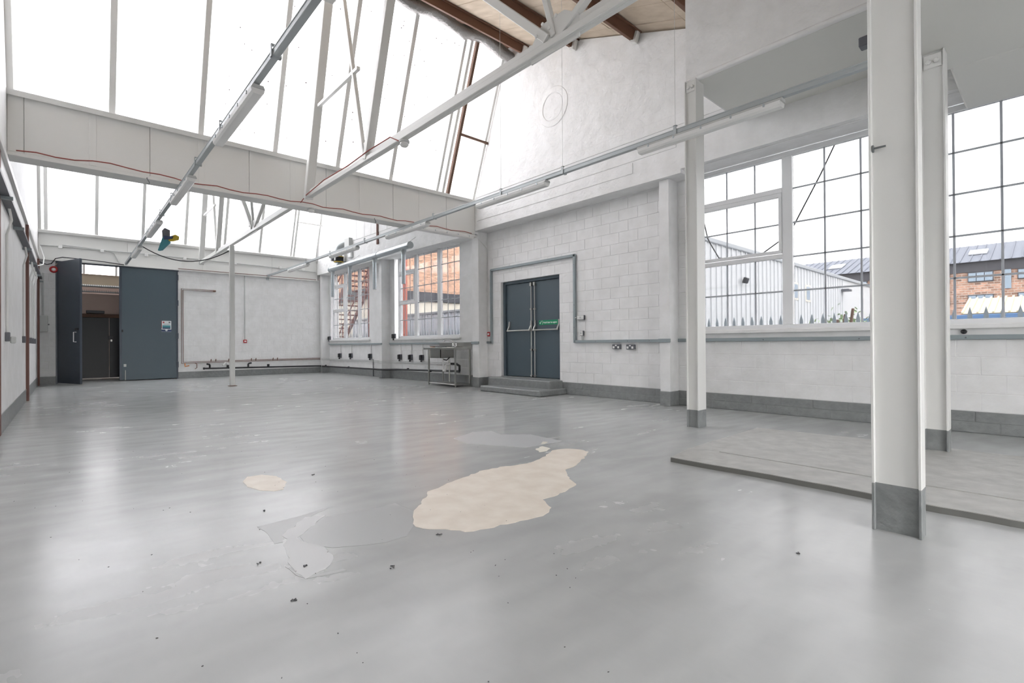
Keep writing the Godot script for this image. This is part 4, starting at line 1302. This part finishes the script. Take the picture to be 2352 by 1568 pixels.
# ---------------------------------------------------------------- extraction duct, fan, sink
func duct_and_fan() -> void:
	var x := 7.62
	var z0 := -18.95
	var z1 := -12.95
	var t := thing("spiral_duct", "spiral wound galvanised extraction duct with four hanging drops", "duct", V(x, 4.09, -16.0))
	var body := mb().tube([V(x, 4.07, z0), V(x, 4.12, z1)], 0.1, 18)
	part("main_duct", body, M.bright_zinc, t)
	var seams := mb()
	for k in 46:
		var z := lerpf(z0 + 0.06, z1 - 0.05, k / 45.0)
		var y := lerpf(4.07, 4.12, k / 45.0)
		seams.lathe(V(x, y, z - 0.008), Vector3.BACK, [Vector2(0.099, 0), Vector2(0.1018, 0.004), Vector2(0.1018, 0.01), Vector2(0.099, 0.014)], 18)
	part("spiral_seam", seams, M.galv, t)
	for e in [[z0, 4.07], [z1, 4.12], [-15.0, 4.105]]:
		part("collar", mb().lathe(V(x, e[1], e[0] - 0.04), Vector3.BACK, [Vector2(0.001, 0), Vector2(0.108, 0.0), Vector2(0.108, 0.07), Vector2(0.001, 0.07)] if e[0] != z1 else [Vector2(0.1, 0), Vector2(0.108, 0.01), Vector2(0.108, 0.045), Vector2(0.001, 0.04)], 18), M.galv, t)
	var dz := [-18.75, -17.2, -15.26, -13.36]
	for z in dz:
		var d := part("drop_duct", mb().tube([V(x, 4.05, z), V(x, 3.0, z)], 0.062, 16, false), M.bright_zinc, t)
		var s := mb()
		for k in 11:
			s.lathe(V(x, 3.04 + k * 0.085, z), Vector3.UP, [Vector2(0.061, 0), Vector2(0.0635, 0.003), Vector2(0.0635, 0.008), Vector2(0.061, 0.011)], 16)
		part("spiral_seam", s, M.galv, d)
		part("saddle", mb().lathe(V(x, 3.9, z), Vector3.UP, [Vector2(0.064, 0), Vector2(0.068, 0.0), Vector2(0.07, 0.06), Vector2(0.095, 0.12)], 16), M.galv, d)
	for z in [-16.9, -13.1]:
		part("hanger_wire", mb().tube([V(x, 4.2, z), V(7.9, 4.42, z)], 0.004, 5), M.black_plastic, t)
	var fz := zs(-18.6, 7.6)
	var f := thing("duct_fan", "black duct fan with yellow rings standing on the spiral duct", "fan", V(x, 4.3, fz))
	part("lower_spigot", mb().tube([V(x, 4.14, fz), V(x, 4.26, fz)], 0.09, 16), M.bright_zinc, f)
	part("casing", mb().lathe(V(x, 4.3, fz), Vector3.UP, [Vector2(0.09, -0.06), Vector2(0.15, -0.04), Vector2(0.17, 0.0), Vector2(0.17, 0.14), Vector2(0.15, 0.18), Vector2(0.09, 0.2)], 20), M.black_plastic, f)
	for y in [4.27, 4.465]:
		part("ring", mb().lathe(V(x, y, fz), Vector3.UP, [Vector2(0.14, -0.012), Vector2(0.18, -0.012), Vector2(0.18, 0.014), Vector2(0.14, 0.014)], 20), M.yellow, f)
	part("terminal_box", mb().box(V(x - 0.23, 4.31, fz - 0.2), V(x - 0.1, 4.43, fz - 0.06), 0.012), M.grey_plastic, f)
	part("label_plate", mb().box(V(x - 0.19, 4.31, fz + 0.02), V(x - 0.16, 4.42, fz + 0.12), 0.004), M.pale_plastic, f)
	part("lead", mb().tube([V(x, 4.3, fz + 0.16), V(x + 0.1, 4.22, fz + 0.5)], 0.012, 6), M.black_plastic, f)
	var e := thing("duct_elbow", "grey duct elbow from the fan into the rear wall", "duct", V(x, 4.6, fz))
	var pts := []
	for k in 9:
		var a := PI / 2.0 * k / 8.0
		pts.append(V(x + 0.0, 4.72, fz) + V(0.3 * (1.0 - cos(a)), 0.24 * sin(a), 0.3 * (1.0 - cos(a))))
	part("bend", mb().tube([V(x, 4.48, fz)] + pts + [V(8.0, 4.97, fz + 0.36)], 0.13, 16), M.galv, e)
	part("wall_box", mb(true).box(V(7.86, 4.76, fz + 0.32), V(8.02, 5.1, fz + 0.72), 0.01), M.pale_plastic, e)
	part("capped_pipe", mb(true).box(V(7.9, 4.36, fz + 0.5), V(8.01, 4.78, fz + 0.78), 0.03), M.white_wall, e)


func sink() -> void:
	var x0 := 7.64
	var x1 := 8.16
	var z0 := -12.25
	var z1 := -10.72
	var t := thing("sink_unit", "stainless steel catering sink on legs below the second rear window", "sink", V(7.9, 0, -11.5))
	for q in [[x0 + 0.02, z0 + 0.22], [x0 + 0.02, z1 - 0.02], [x1 - 0.02, z0 + 0.22], [x1 - 0.02, z1 - 0.02]]:
		var l := part("leg", mb().box(V(q[0] - 0.02, 0.04, q[1] - 0.02), V(q[0] + 0.02, 1.0, q[1] + 0.02), 0.003), M.steel, t)
		part("foot", mb().box(V(q[0] - 0.014, 0.0, q[1] - 0.014), V(q[0] + 0.014, 0.045, q[1] + 0.014), 0.004), M.steel, l)
	var top := mb()
	top.box(V(x0 - 0.02, 1.0, z0), V(x0 + 0.02, 1.06, z1), 0.004)
	top.box(V(x1 - 0.01, 1.0, z0), V(x1 + 0.03, 1.06, z1), 0.004)
	top.box(V(x0, 1.0, z0), V(x1, 1.06, z0 + 0.14), 0.004)
	top.box(V(x0, 1.0, z1 - 0.72), V(x1, 1.06, z1), 0.004)
	part("worktop", top, M.steel, t)
	part("upstand", mb().box(V(x1, 1.05, z0), V(x1 + 0.03, 1.2, z1), 0.004), M.steel, t)
	var bz0 := z0 + 0.16
	var bz1 := z1 - 0.74
	var b := mb()
	b.box(V(x0 + 0.03, 0.77, bz0), V(x0 + 0.05, 1.03, bz1))
	b.box(V(x1 - 0.06, 0.77, bz0), V(x1 - 0.04, 1.03, bz1))
	b.box(V(x0 + 0.03, 0.77, bz0), V(x1 - 0.04, 1.03, bz0 + 0.02))
	b.box(V(x0 + 0.03, 0.77, bz1 - 0.02), V(x1 - 0.04, 1.03, bz1))
	b.box(V(x0 + 0.03, 0.765, bz0), V(x1 - 0.04, 0.78, bz1))
	part("basin", b, M.steel, t)
	part("shelf", mb().box(V(x0, 0.05, z0 + 0.2), V(x1, 0.075, z1), 0.004), M.steel, t)
	var bc := (bz0 + bz1) / 2.0 + 0.1
	part("trap", mb().tube([V(7.9, 0.77, bc), V(7.9, 0.45, bc), V(7.9, 0.4, bc + 0.04), V(7.9, 0.4, bc + 0.1), V(7.9, 0.5, bc + 0.15), V(7.9, 0.58, bc + 0.19), V(7.98, 0.6, bc + 0.28)], 0.03, 10), M.white_plastic, t, "white plastic bottle trap")
	part("waste_bend", mb().tube([V(7.98, 0.6, bc + 0.26), V(8.0, 0.6, bc + 0.5), V(8.05, 0.55, bc + 0.58), V(8.05, 0.42, bc + 0.58), V(8.1, 0.38, bc + 0.5), BACK * V(8.34, 0.375, -11.7)], 0.032, 10), M.black_plastic, t, "black plastic waste bend")
	part("overflow_hose", mb().tube([V(7.9, 0.72, bc), V(7.92, 0.7, bc + 0.15), V(7.95, 0.78, bc + 0.26)], 0.016, 8), M.black_plastic, t)
	part("standpipe", mb().tube([V(8.1, 0.06, bc + 0.02), V(8.1, 0.75, bc + 0.02)], 0.022, 8), M.steel, t)
	var c := V(8.06, 1.06, bz1 + 0.12)
	var tp := part("mixer_tap", mb().box(c + V(-0.03, 0, -0.1), c + V(0.03, 0.04, 0.1), 0.012), M.chrome, t, "chrome mixer tap")
	part("spout", mb().tube([c + V(0, 0.03, -0.02), c + V(0, 0.14, -0.02), c + V(-0.06, 0.2, -0.1), c + V(-0.16, 0.21, -0.2), c + V(-0.2, 0.17, -0.24)], 0.014, 9), M.chrome, tp)
	for k in [-1.0, 1.0]:
		part("tap_head", mb().lathe(c + V(0, 0.03, k * 0.08), Vector3.UP, [Vector2(0.016, 0), Vector2(0.016, 0.04), Vector2(0.03, 0.045), Vector2(0.028, 0.085), Vector2(0.001, 0.09)], 10), M.chrome, tp)
	solo("tray_lid", mb().rbox(V(7.95, 1.085, -12.0), V(0.26, 0.02, 0.5), 0.006, Basis(Vector3.RIGHT, 0.06)), M.black_plastic, "flat dark tray lying on the sink beside the tap", "tray", V(7.95, 1.07, -12.0))
	solo("orange_cloth", mb().rbox(V(7.9, 1.068, -12.2), V(0.12, 0.016, 0.1), 0.006, Basis(Vector3.UP, 0.3)), M.orange, "small orange object at the end of the dark tray on the sink", "cloth", V(7.9, 1.06, -12.2))


# ---------------------------------------------------------------- the room behind the grey doors
func corridor() -> void:
	var z := -22.95
	var p := setting("wall_partition", "dark doors and pinkish partition seen through the open doorway")
	part("upper_wall", mb().box(V(LX, 2.3, z - 0.12), V(3.2, 3.02, z), 0.004), M.pink_wall, p)
	part("lintel_board", mb().box(V(LX, 2.18, z - 0.14), V(3.2, 2.31, z + 0.02), 0.004), M.brown_timber, p)
	part("door_panel", mb().box(V(LX, 0.03, z - 0.1), V(1.13, 2.18, z - 0.02), 0.006), M.black_door, p)
	part("door_panel", mb().box(V(1.14, 0.03, z - 0.1), V(3.2, 2.18, z - 0.03), 0.006), M.black_door, p)
	part("door_lock", mb().box(V(1.1, 1.4, z - 0.03), V(1.26, 1.52, z + 0.03), 0.012), M.black_plastic, p)
	part("padlock", mb().box(V(1.16, 1.32, z), V(1.22, 1.4, z + 0.03), 0.008), M.steel, p)
	part("side_wall", mb().box(V(3.2, 0, -31), V(3.35, 4.0, -21.05)), M.pink_wall, p)
	var t := thing("cable_basket", "wire cable baskets hanging in the room behind the grey doors", "cable tray", V(1.0, 3.1, -22.6))
	for k in 2:
		var y := 3.06 + 0.16 * k
		var zc := -22.75 + 0.3 * k
		part("rail", mb().box(V(LX, y, zc - 0.1), V(3.2, y + 0.03, zc - 0.09), 0.002), M.galv, t)
		part("rail", mb().box(V(LX, y, zc + 0.09), V(3.2, y + 0.03, zc + 0.1), 0.002), M.galv, t)
		for e in [-0.05, 0.0, 0.05]:
			part("rail", mb().box(V(LX, y, zc + e - 0.005), V(3.2, y + 0.01, zc + e + 0.005), 0.002), M.bolt, t)
		var m := mb()
		for i in 76:
			m.box(V(-0.6 + i * 0.05, y, zc - 0.1), V(-0.592 + i * 0.05, y + 0.008, zc + 0.1))
			m.box(V(-0.6 + i * 0.05, y, zc + 0.09), V(-0.592 + i * 0.05, y + 0.08, zc + 0.1))
			m.box(V(-0.6 + i * 0.05, y, zc - 0.1), V(-0.592 + i * 0.05, y + 0.08, zc - 0.09))
		part("cross_wires", m, M.bolt, t)
	solo("dark_box", mb().box(V(0.5, 2.32, z), V(1.0, 2.42, z + 0.12), 0.01), M.black_plastic, "black bar heater over the dark doors behind the doorway", "heater", V(0.75, 2.32, z))


# ---------------------------------------------------------------- marks and crumbs on the floor
func wobble(src: Array, r: float) -> Array:
	var out := []
	for i in src.size():
		var a: Vector2 = src[i]
		var b: Vector2 = src[(i + 1) % src.size()]
		var n := maxi(1, roundi(a.distance_to(b) / 0.05))
		for k in n:
			out.append(a.lerp(b, float(k) / n) + Vector2(rng.randf_range(-r, r), rng.randf_range(-r, r)))
	return out


func pts(s: String) -> Array:
	var out := []
	for w in s.split(" "):
		var c := w.split(",")
		out.append(Vector2(c[0].to_float(), c[1].to_float()))
	return out


func floor_marks() -> void:
	var add := func(called: String, s: String, mt: Material, h: float, r: float, label: String) -> void:
		part(called, mb().prism(V(0, 0, 0), Vector3.RIGHT, Vector3.BACK, wobble(pts(s), r), V(0, h, 0)), mt, floor_node, label)
	add.call("filler_patch", "1.78,-2.99 2.03,-3.23 2.09,-3.30 2.49,-3.44 2.78,-3.51 3.01,-3.50 3.28,-3.42 3.59,-3.50 3.88,-3.66 4.05,-3.62 4.13,-3.48 4.10,-3.34 3.79,-3.17 3.54,-3.04 3.37,-3.03 3.22,-2.86 3.07,-2.62 2.86,-2.57 2.61,-2.55 2.51,-2.39 2.40,-2.32 2.29,-2.33 2.09,-2.37 1.84,-2.41 1.74,-2.56 1.64,-2.66 1.63,-2.73 1.69,-2.85", M.filler, 0.0016, 0.012, "large beige filler patch")
	add.call("filler_patch", "1.10,-4.62 1.17,-4.76 1.28,-4.75 1.36,-4.61 1.37,-4.36 1.28,-4.15 1.20,-4.15 1.13,-4.26 1.09,-4.43", M.filler, 0.0015, 0.006, "small oval beige filler patch")
	add.call("filler_patch", "3.77,-3.82 3.94,-3.88 3.92,-3.74 3.81,-3.68 3.72,-3.70", M.filler_cream, 0.003, 0.012, "tiny cream filler patch")
	add.call("filler_patch", "4.02,-3.98 4.14,-4.06 4.16,-4.0 4.05,-3.94", M.filler_cream, 0.003, 0.006, "")
	add.call("paint_patch", "1.04,-3.06 1.14,-3.18 1.25,-3.28 1.41,-3.29 1.62,-3.23 1.76,-3.23 1.77,-2.99 1.68,-2.85 1.62,-2.74 1.51,-2.63 1.37,-2.63 1.24,-2.69 1.12,-2.76 1.06,-2.84 1.02,-2.95", M.patch_dark, 0.0012, 0.004, "smooth mid grey paint patch")
	add.call("paint_patch", "3.49,-4.95 3.94,-5.14 4.15,-5.02 4.09,-4.75 4.36,-4.49 4.33,-3.92 3.77,-3.96 3.43,-4.58", M.patch_light, 0.001, 0.006, "")
	add.call("paint_patch", "0.89,-3.41 1.11,-3.43 1.37,-3.46 1.22,-3.38 0.98,-3.18 0.93,-3.04 0.89,-3.05 0.91,-3.30", M.patch_dark, 0.001, 0.004, "")
	add.call("paint_patch", "0.99,-3.19 1.17,-3.38 1.28,-3.32 1.03,-3.06 1.03,-2.94 1.09,-2.79 1.06,-2.62 0.99,-2.52 0.86,-2.50 0.86,-2.64 0.92,-2.99", M.patch_white, 0.0014, 0.014, "chalky white scuffed patch")
	add.call("paint_patch", "0.84,-2.70 0.85,-2.56 0.87,-2.49 0.96,-2.46 1.06,-2.44 1.05,-2.47 0.96,-2.49 0.88,-2.52 0.86,-2.58", M.patch_dark, 0.0012, 0.002, "")
	var grit := mb()
	for k in 170:
		var z := -0.9 - 9.0 * pow(rng.randf(), 1.6)
		var gx := rng.randf_range(-0.4, 0.9 - z * 0.6)
		grit.rbox(V(gx, 0.001, z), V(rng.randf_range(0.002, 0.008), 0.002, rng.randf_range(0.002, 0.005)), 0.0, Basis(Vector3.UP, rng.randf() * 3.0))
	part("grit", grit, M.grit, floor_node).set_meta("kind", "stuff")
	var i := 0
	for p in pts("1.02,-3.71 0.76,-2.31 1.24,-2.31 1.62,-4.43 1.66,-2.52 0.91,-2.64 0.75,-2.84 4.55,-1.9 2.95,-0.95 5.3,-2.3"):
		var m := mb()
		for k in 3:
			m.rbox(V(p.x + rng.randf_range(-0.012, 0.012), 0.004, p.y + rng.randf_range(-0.012, 0.012)), V(rng.randf_range(0.006, 0.026), 0.004, 0.006), 0.001, Basis(Vector3.UP, rng.randf_range(0, 3)))
		var where: String = ["between the oval and the large beige patch", "nearest the camera at the left", "beside the V shaped grey mark", "left of the tiny cream patch", "in front of the large beige patch", "on the chalky white patch", "left of the chalky white patch", "in front of the raised slab by the column", "alone in front of the widest column", "on the raised slab"][i]
		solo("debris_flake", m, M.black_plastic, "tiny dark flake of debris " + where, "debris", V(p.x, 0.05 if p.x > 4.5 else 0.0, p.y), "dark flakes on the floor")
		if p.x > 4.5:
			pass
		i += 1


# ---------------------------------------------------------------- outside
func outside() -> void:
	smesh("ground", mb().box(V(-60, -0.4, -90), V(120, -0.31, 60)), M.asphalt)
	# palisade fence along the yard
	var f := thing("palisade_fence", "grey steel palisade fence with pointed pales beyond the windows", "fence", V(12, -0.3, -14))
	var pm := mb().prism(V(-0.012, 0, 0), V(0, 0, 1), Vector3.UP, [Vector2(-0.034, 0), Vector2(0.034, 0), Vector2(0.034, 1.92), Vector2(0.0, 2.06), Vector2(-0.034, 1.92)], V(0.02, 0, 0)).mesh(Vector3.ZERO)
	for k in 138:
		var q := MeshInstance3D.new()
		q.mesh = pm
		q.material_override = M.fence_galv
		q.position = V(0, 0.0, 14.2 - k * 0.21)
		add_named(q, "pale", f)
	for y in [0.2, 1.45]:
		part("rail", mb().box(V(12.02, y - 0.3, -29), V(12.07, y - 0.24, 0.3), 0.004), M.fence_galv, f)
	# the long white shed at the right
	var s := thing("white_shed", "long white ribbed metal shed beyond the right window", "shed", V(20, -0.3, -9))
	part("wall", mb().box(V(13.0, -0.3, -12.0), V(31.2, 4.0, -6.53)), M.shed_white, s)
	var rm := mb().box(V(-0.03, -0.3, -0.03), V(0.03, 4.0, 0.035), 0.008).mesh(Vector3.ZERO)
	for k in 40:
		var q := MeshInstance3D.new()
		q.mesh = rm
		q.material_override = M.shed_white
		q.position = V(13.1 + k * 0.33 - 20.0, 0.3, -6.53 + 9.0)
		add_named(q, "cladding_rib", s)
	part("roof_edge", mb().box(V(12.9, 3.94, -12.1), V(31.3, 4.08, -6.46), 0.02), M.shed_roof, s)
	for q in [19.75, 21.1]:
		var w := part("window", mb().box(V(q, 2.7, -6.56), V(q + 0.55, 3.36, -6.5), 0.01), M.cream_wall, s)
		part("pane", mb().box(V(q + 0.08, 2.78, -6.5), V(q + 0.47, 3.28, -6.49)), M.far_glass, w)
	part("floodlight", mb().rbox(V(15.43, 3.04, -6.4), V(0.18, 0.18, 0.12), 0.02, Basis(Vector3.RIGHT, 0.3)), M.black_plastic, s)
	part("wall_lamp", mb().box(V(25.7, 3.4, -6.5), V(26.2, 3.5, -6.2), 0.02), M.grey_plastic, s)
	# brick offices far behind
	var b := thing("brick_offices", "distant brick offices with a grey sheet roof and rooflights", "building", V(45, -0.3, -8))
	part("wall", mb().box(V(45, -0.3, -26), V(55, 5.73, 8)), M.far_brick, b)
	part("dark_band", mb().box(V(44.9, 5.73, -26), V(55, 6.4, 8)), M.band_dark, b)
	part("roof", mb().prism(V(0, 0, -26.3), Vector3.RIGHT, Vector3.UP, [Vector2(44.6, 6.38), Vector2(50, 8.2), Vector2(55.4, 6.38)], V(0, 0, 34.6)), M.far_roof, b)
	var rs := mb()
	for k in 70:
		rs.bar(V(44.6, 6.42, -26 + k * 0.49), V(50, 8.22, -26 + k * 0.49), 0.05, 0.03, 0.0, Vector3.BACK)
	part("roof_ribs", rs, M.far_roof, b)
	for z in [-12.2, -8.5, -3.7, -0.95]:
		part("rooflight", mb().bar(V(46.6, 7.13, z), V(47.8, 7.54, z), 0.95, 0.1, 0.02, Vector3.BACK), M.skylight, b)
	for row in [5.06, 3.55]:
		for z in [-20.0, -15.5, -10.9, -8.4, -6.2, -4.06, -1.72, 0.6]:
			var w := part("window", mb().box(V(44.9, row, z), V(45.02, row + 0.66, z + 1.24), 0.01), M.band_dark, b)
			for k in 3:
				part("pane", mb().box(V(44.88, row + 0.05, z + 0.04 + k * 0.4), V(44.91, row + 0.6, z + 0.4 + k * 0.4)), M.far_glass, w)
	part("door", mb().box(V(44.88, 4.5, -2.3), V(45.0, 5.73, -2.0), 0.01), M.far_glass, b)
	# small sheds in front of the offices
	var y := thing("cream_shed", "low shed with a cream corrugated roof in front of the brick offices", "shed", V(30, -0.3, -1))
	part("wall", mb().box(V(30.1, -0.3, -2.9), V(36, 2.4, 6)), M.cream_wall, y)
	part("roof", mb().prism(V(0, 0, -2.95), Vector3.RIGHT, Vector3.UP, [Vector2(29.9, 2.36), Vector2(33, 3.2), Vector2(36, 2.36)], V(0, 0, 9.2)), M.cream_sheet, y)
	var ym := mb()
	for k in 36:
		ym.bar(V(29.9, 2.4, -2.9 + k * 0.25), V(33, 3.24, -2.9 + k * 0.25), 0.07, 0.06, 0.0, Vector3.BACK)
	part("roof_ribs", ym, M.cream_sheet, y)
	solo("blue_hoarding", mb().box(V(27.0, -0.3, -6.0), V(27.2, 2.2, 6.0), 0.02), M.blue_sheet, "low blue hoarding behind the palisade fence at the right", "hoarding", V(27, -0.3, 0))
	# the neighbour behind the rear windows
	var n := thing("brick_building", "orange brick building with a dark band beyond the rear windows", "building", V(20, -0.3, -30))
	part("brick_wall", mb().box(V(13.2, 4.45, -36), V(34, 11.0, -27)), M.brick, n)
	part("dark_band", mb().box(V(13.0, 3.87, -36), V(34, 4.47, -26.9), 0.02), M.band_dark, n)
	part("ground_wall", mb().box(V(13.2, -0.3, -36), V(34, 3.88, -27.05)), M.cream_wall, n)
	var lv := part("louvre", mb().box(V(14.4, 2.6, -27.1), V(15.5, 3.6, -27.0), 0.01), M.louvre, n)
	for k in 8:
		part("slat", mb().rbox(V(14.95, 2.68 + k * 0.12, -26.98), V(1.0, 0.02, 0.1), 0.0, Basis(Vector3.RIGHT, 0.5)), M.band_dark, lv)
	part("wall_disc", mb().lathe(V(19.4, 3.3, -27.04), Vector3.BACK, [Vector2(0.16, 0), Vector2(0.14, 0.05), Vector2(0.001, 0.06)], 14), M.skylight, n)
	var lw := thing("clad_wall", "pale grey ribbed wall behind the fence at the rear windows", "wall", V(13.2, -0.3, -18))
	part("sheet", mb().box(V(13.0, -0.3, -29.0), V(13.3, 2.63, -12.5)), M.pale_cladding, lw)
	for k in 34:
		part("rib", mb().box(V(12.96, -0.3, -28.9 + k * 0.49), V(13.02, 2.62, -28.84 + k * 0.49)), M.pale_cladding, lw)
	part("coping", mb().box(V(12.92, 2.6, -29.1), V(13.38, 2.7, -12.4), 0.01), M.shed_roof, lw)
	solo("red_post", mb().tube([V(11, -0.3, -19.25), V(11, 6.0, -19.25)], 0.14, 14), M.pole_red, "round red post standing outside the second rear window", "post", V(11, -0.3, -19.25))
	# the fire escape
	var e := thing("fire_escape", "brown red steel fire escape stair beyond the corner window", "stairs", V(11, -0.3, -25.5))
	var line := func(z: float) -> float: return 4.6 + 0.87 * (z + 23.5)
	for x in [10.4, 11.7]:
		part("stringer", mb().bar(V(x, line.call(-29.0), -29.0), V(x, line.call(-22.0), -22.0), 0.05, 0.26, 0.004), M.escape_red, e)
		part("handrail", mb().bar(V(x, line.call(-29.0) + 1.0, -29.0), V(x, line.call(-22.0) + 1.0, -22.0), 0.05, 0.05, 0.004), M.escape_red, e)
		for k in 7:
			var z := -28.4 + k
			part("baluster", mb().box(V(x - 0.02, line.call(z), z - 0.02), V(x + 0.02, line.call(z) + 1.0, z + 0.02)), M.escape_red, e)
	for k in 26:
		var z := -28.8 + k * 0.265
		part("tread", mb().box(V(10.4, line.call(z) - 0.03, z - 0.14), V(11.7, line.call(z) + 0.02, z + 0.14), 0.004), M.escape_red, e)
	part("landing", mb().box(V(10.2, line.call(-22.0) - 0.1, -22.1), V(11.9, line.call(-22.0), -20.6), 0.004), M.escape_red, e)
	for x in [10.4, 11.7]:
		part("landing_post", mb().box(V(x - 0.06, -0.3, -21.4), V(x + 0.06, line.call(-22.0) - 0.1, -21.28), 0.004), M.escape_red, e)
	solo("overhead_cable", mb().tube([V(8.74, 5.8, -1.85), V(9.0, 5.2, -2.05), V(9.2, 4.34, -2.39), V(9.2, 3.9, -2.6), V(9.2, 3.13, -3.01), V(9.2, 2.9, -3.24), V(9.2, 2.74, -3.5), V(9.2, 2.66, -3.9), V(9.2, 2.75, -4.31), V(9.2, 3.0, -4.45), V(9.2, 3.16, -4.53), V(9.1, 4.6, -4.8), V(8.74, 5.4, -5.0)], 0.012, 6), M.black_plastic, "black cable sagging outside the large right window", "cable", V(9.2, 3, -3.5))
	# a shrub and offcuts behind the fence
	var sh := thing("shrub", "small green shrub behind the fence under the large right window", "shrub", V(17.5, -0.3, -4.3))
	part("stem", mb().tube([V(17.5, -0.3, -4.3), V(17.5, 1.5, -4.3)], 0.04, 6), M.brown_timber, sh)
	var lf := mb()
	for k in 500:
		var at := V(17.5, 1.5, -4.3) + V(rng.randfn(0, 0.3), rng.randfn(0, 0.24), rng.randfn(0, 0.32))
		var q := Basis(Vector3.UP, rng.randf() * TAU) * Basis(Vector3.RIGHT, rng.randf_range(-1.2, 1.2))
		lf.quad(at - q.x * 0.03 - q.z * 0.05, at + q.x * 0.03 - q.z * 0.05, at + q.x * 0.03 + q.z * 0.05, at - q.x * 0.03 + q.z * 0.05, q.y)
	part("leaves", lf, M.leaf, sh).set_meta("kind", "stuff")
	for k in 3:
		solo("timber_offcut", mb().bar(V(15.6 + k * 0.1, -0.3, -4.3 + k * 0.14), V(15.7 - k * 0.1, 1.75 + k * 0.14, -4.05 + k * 0.2), 0.1, 0.05, 0.005), M.brown_timber, ["shortest brown timber offcut leaning beside the shrub", "middle brown timber offcut leaning beside the shrub", "tallest brown timber offcut, nearest the shrub"][k], "timber", V(15.6 + k * 0.1, -0.3, -4.3 + k * 0.14), "timber offcuts behind the fence")
	# plant boxes standing on the ridges behind
	for q in [[-19.5, "ribbed rooftop unit blurred behind the near roof glazing"], [-29.8, "ribbed rooftop unit blurred behind the far roof glazing"]]:
		var u := thing("rooftop_unit", q[1], "plant unit", V(1.45, 8.3, q[0]))
		part("case", mb().box(V(0.62, 8.28, q[0] - 0.6), V(2.28, 9.28, q[0]), 0.02), M.pale_cladding, u)
		for k in 26:
			part("louvre_blade", mb().box(V(0.66 + k * 0.062, 8.34, q[0]), V(0.69 + k * 0.062, 9.22, q[0] + 0.03)), M.band_dark, u)
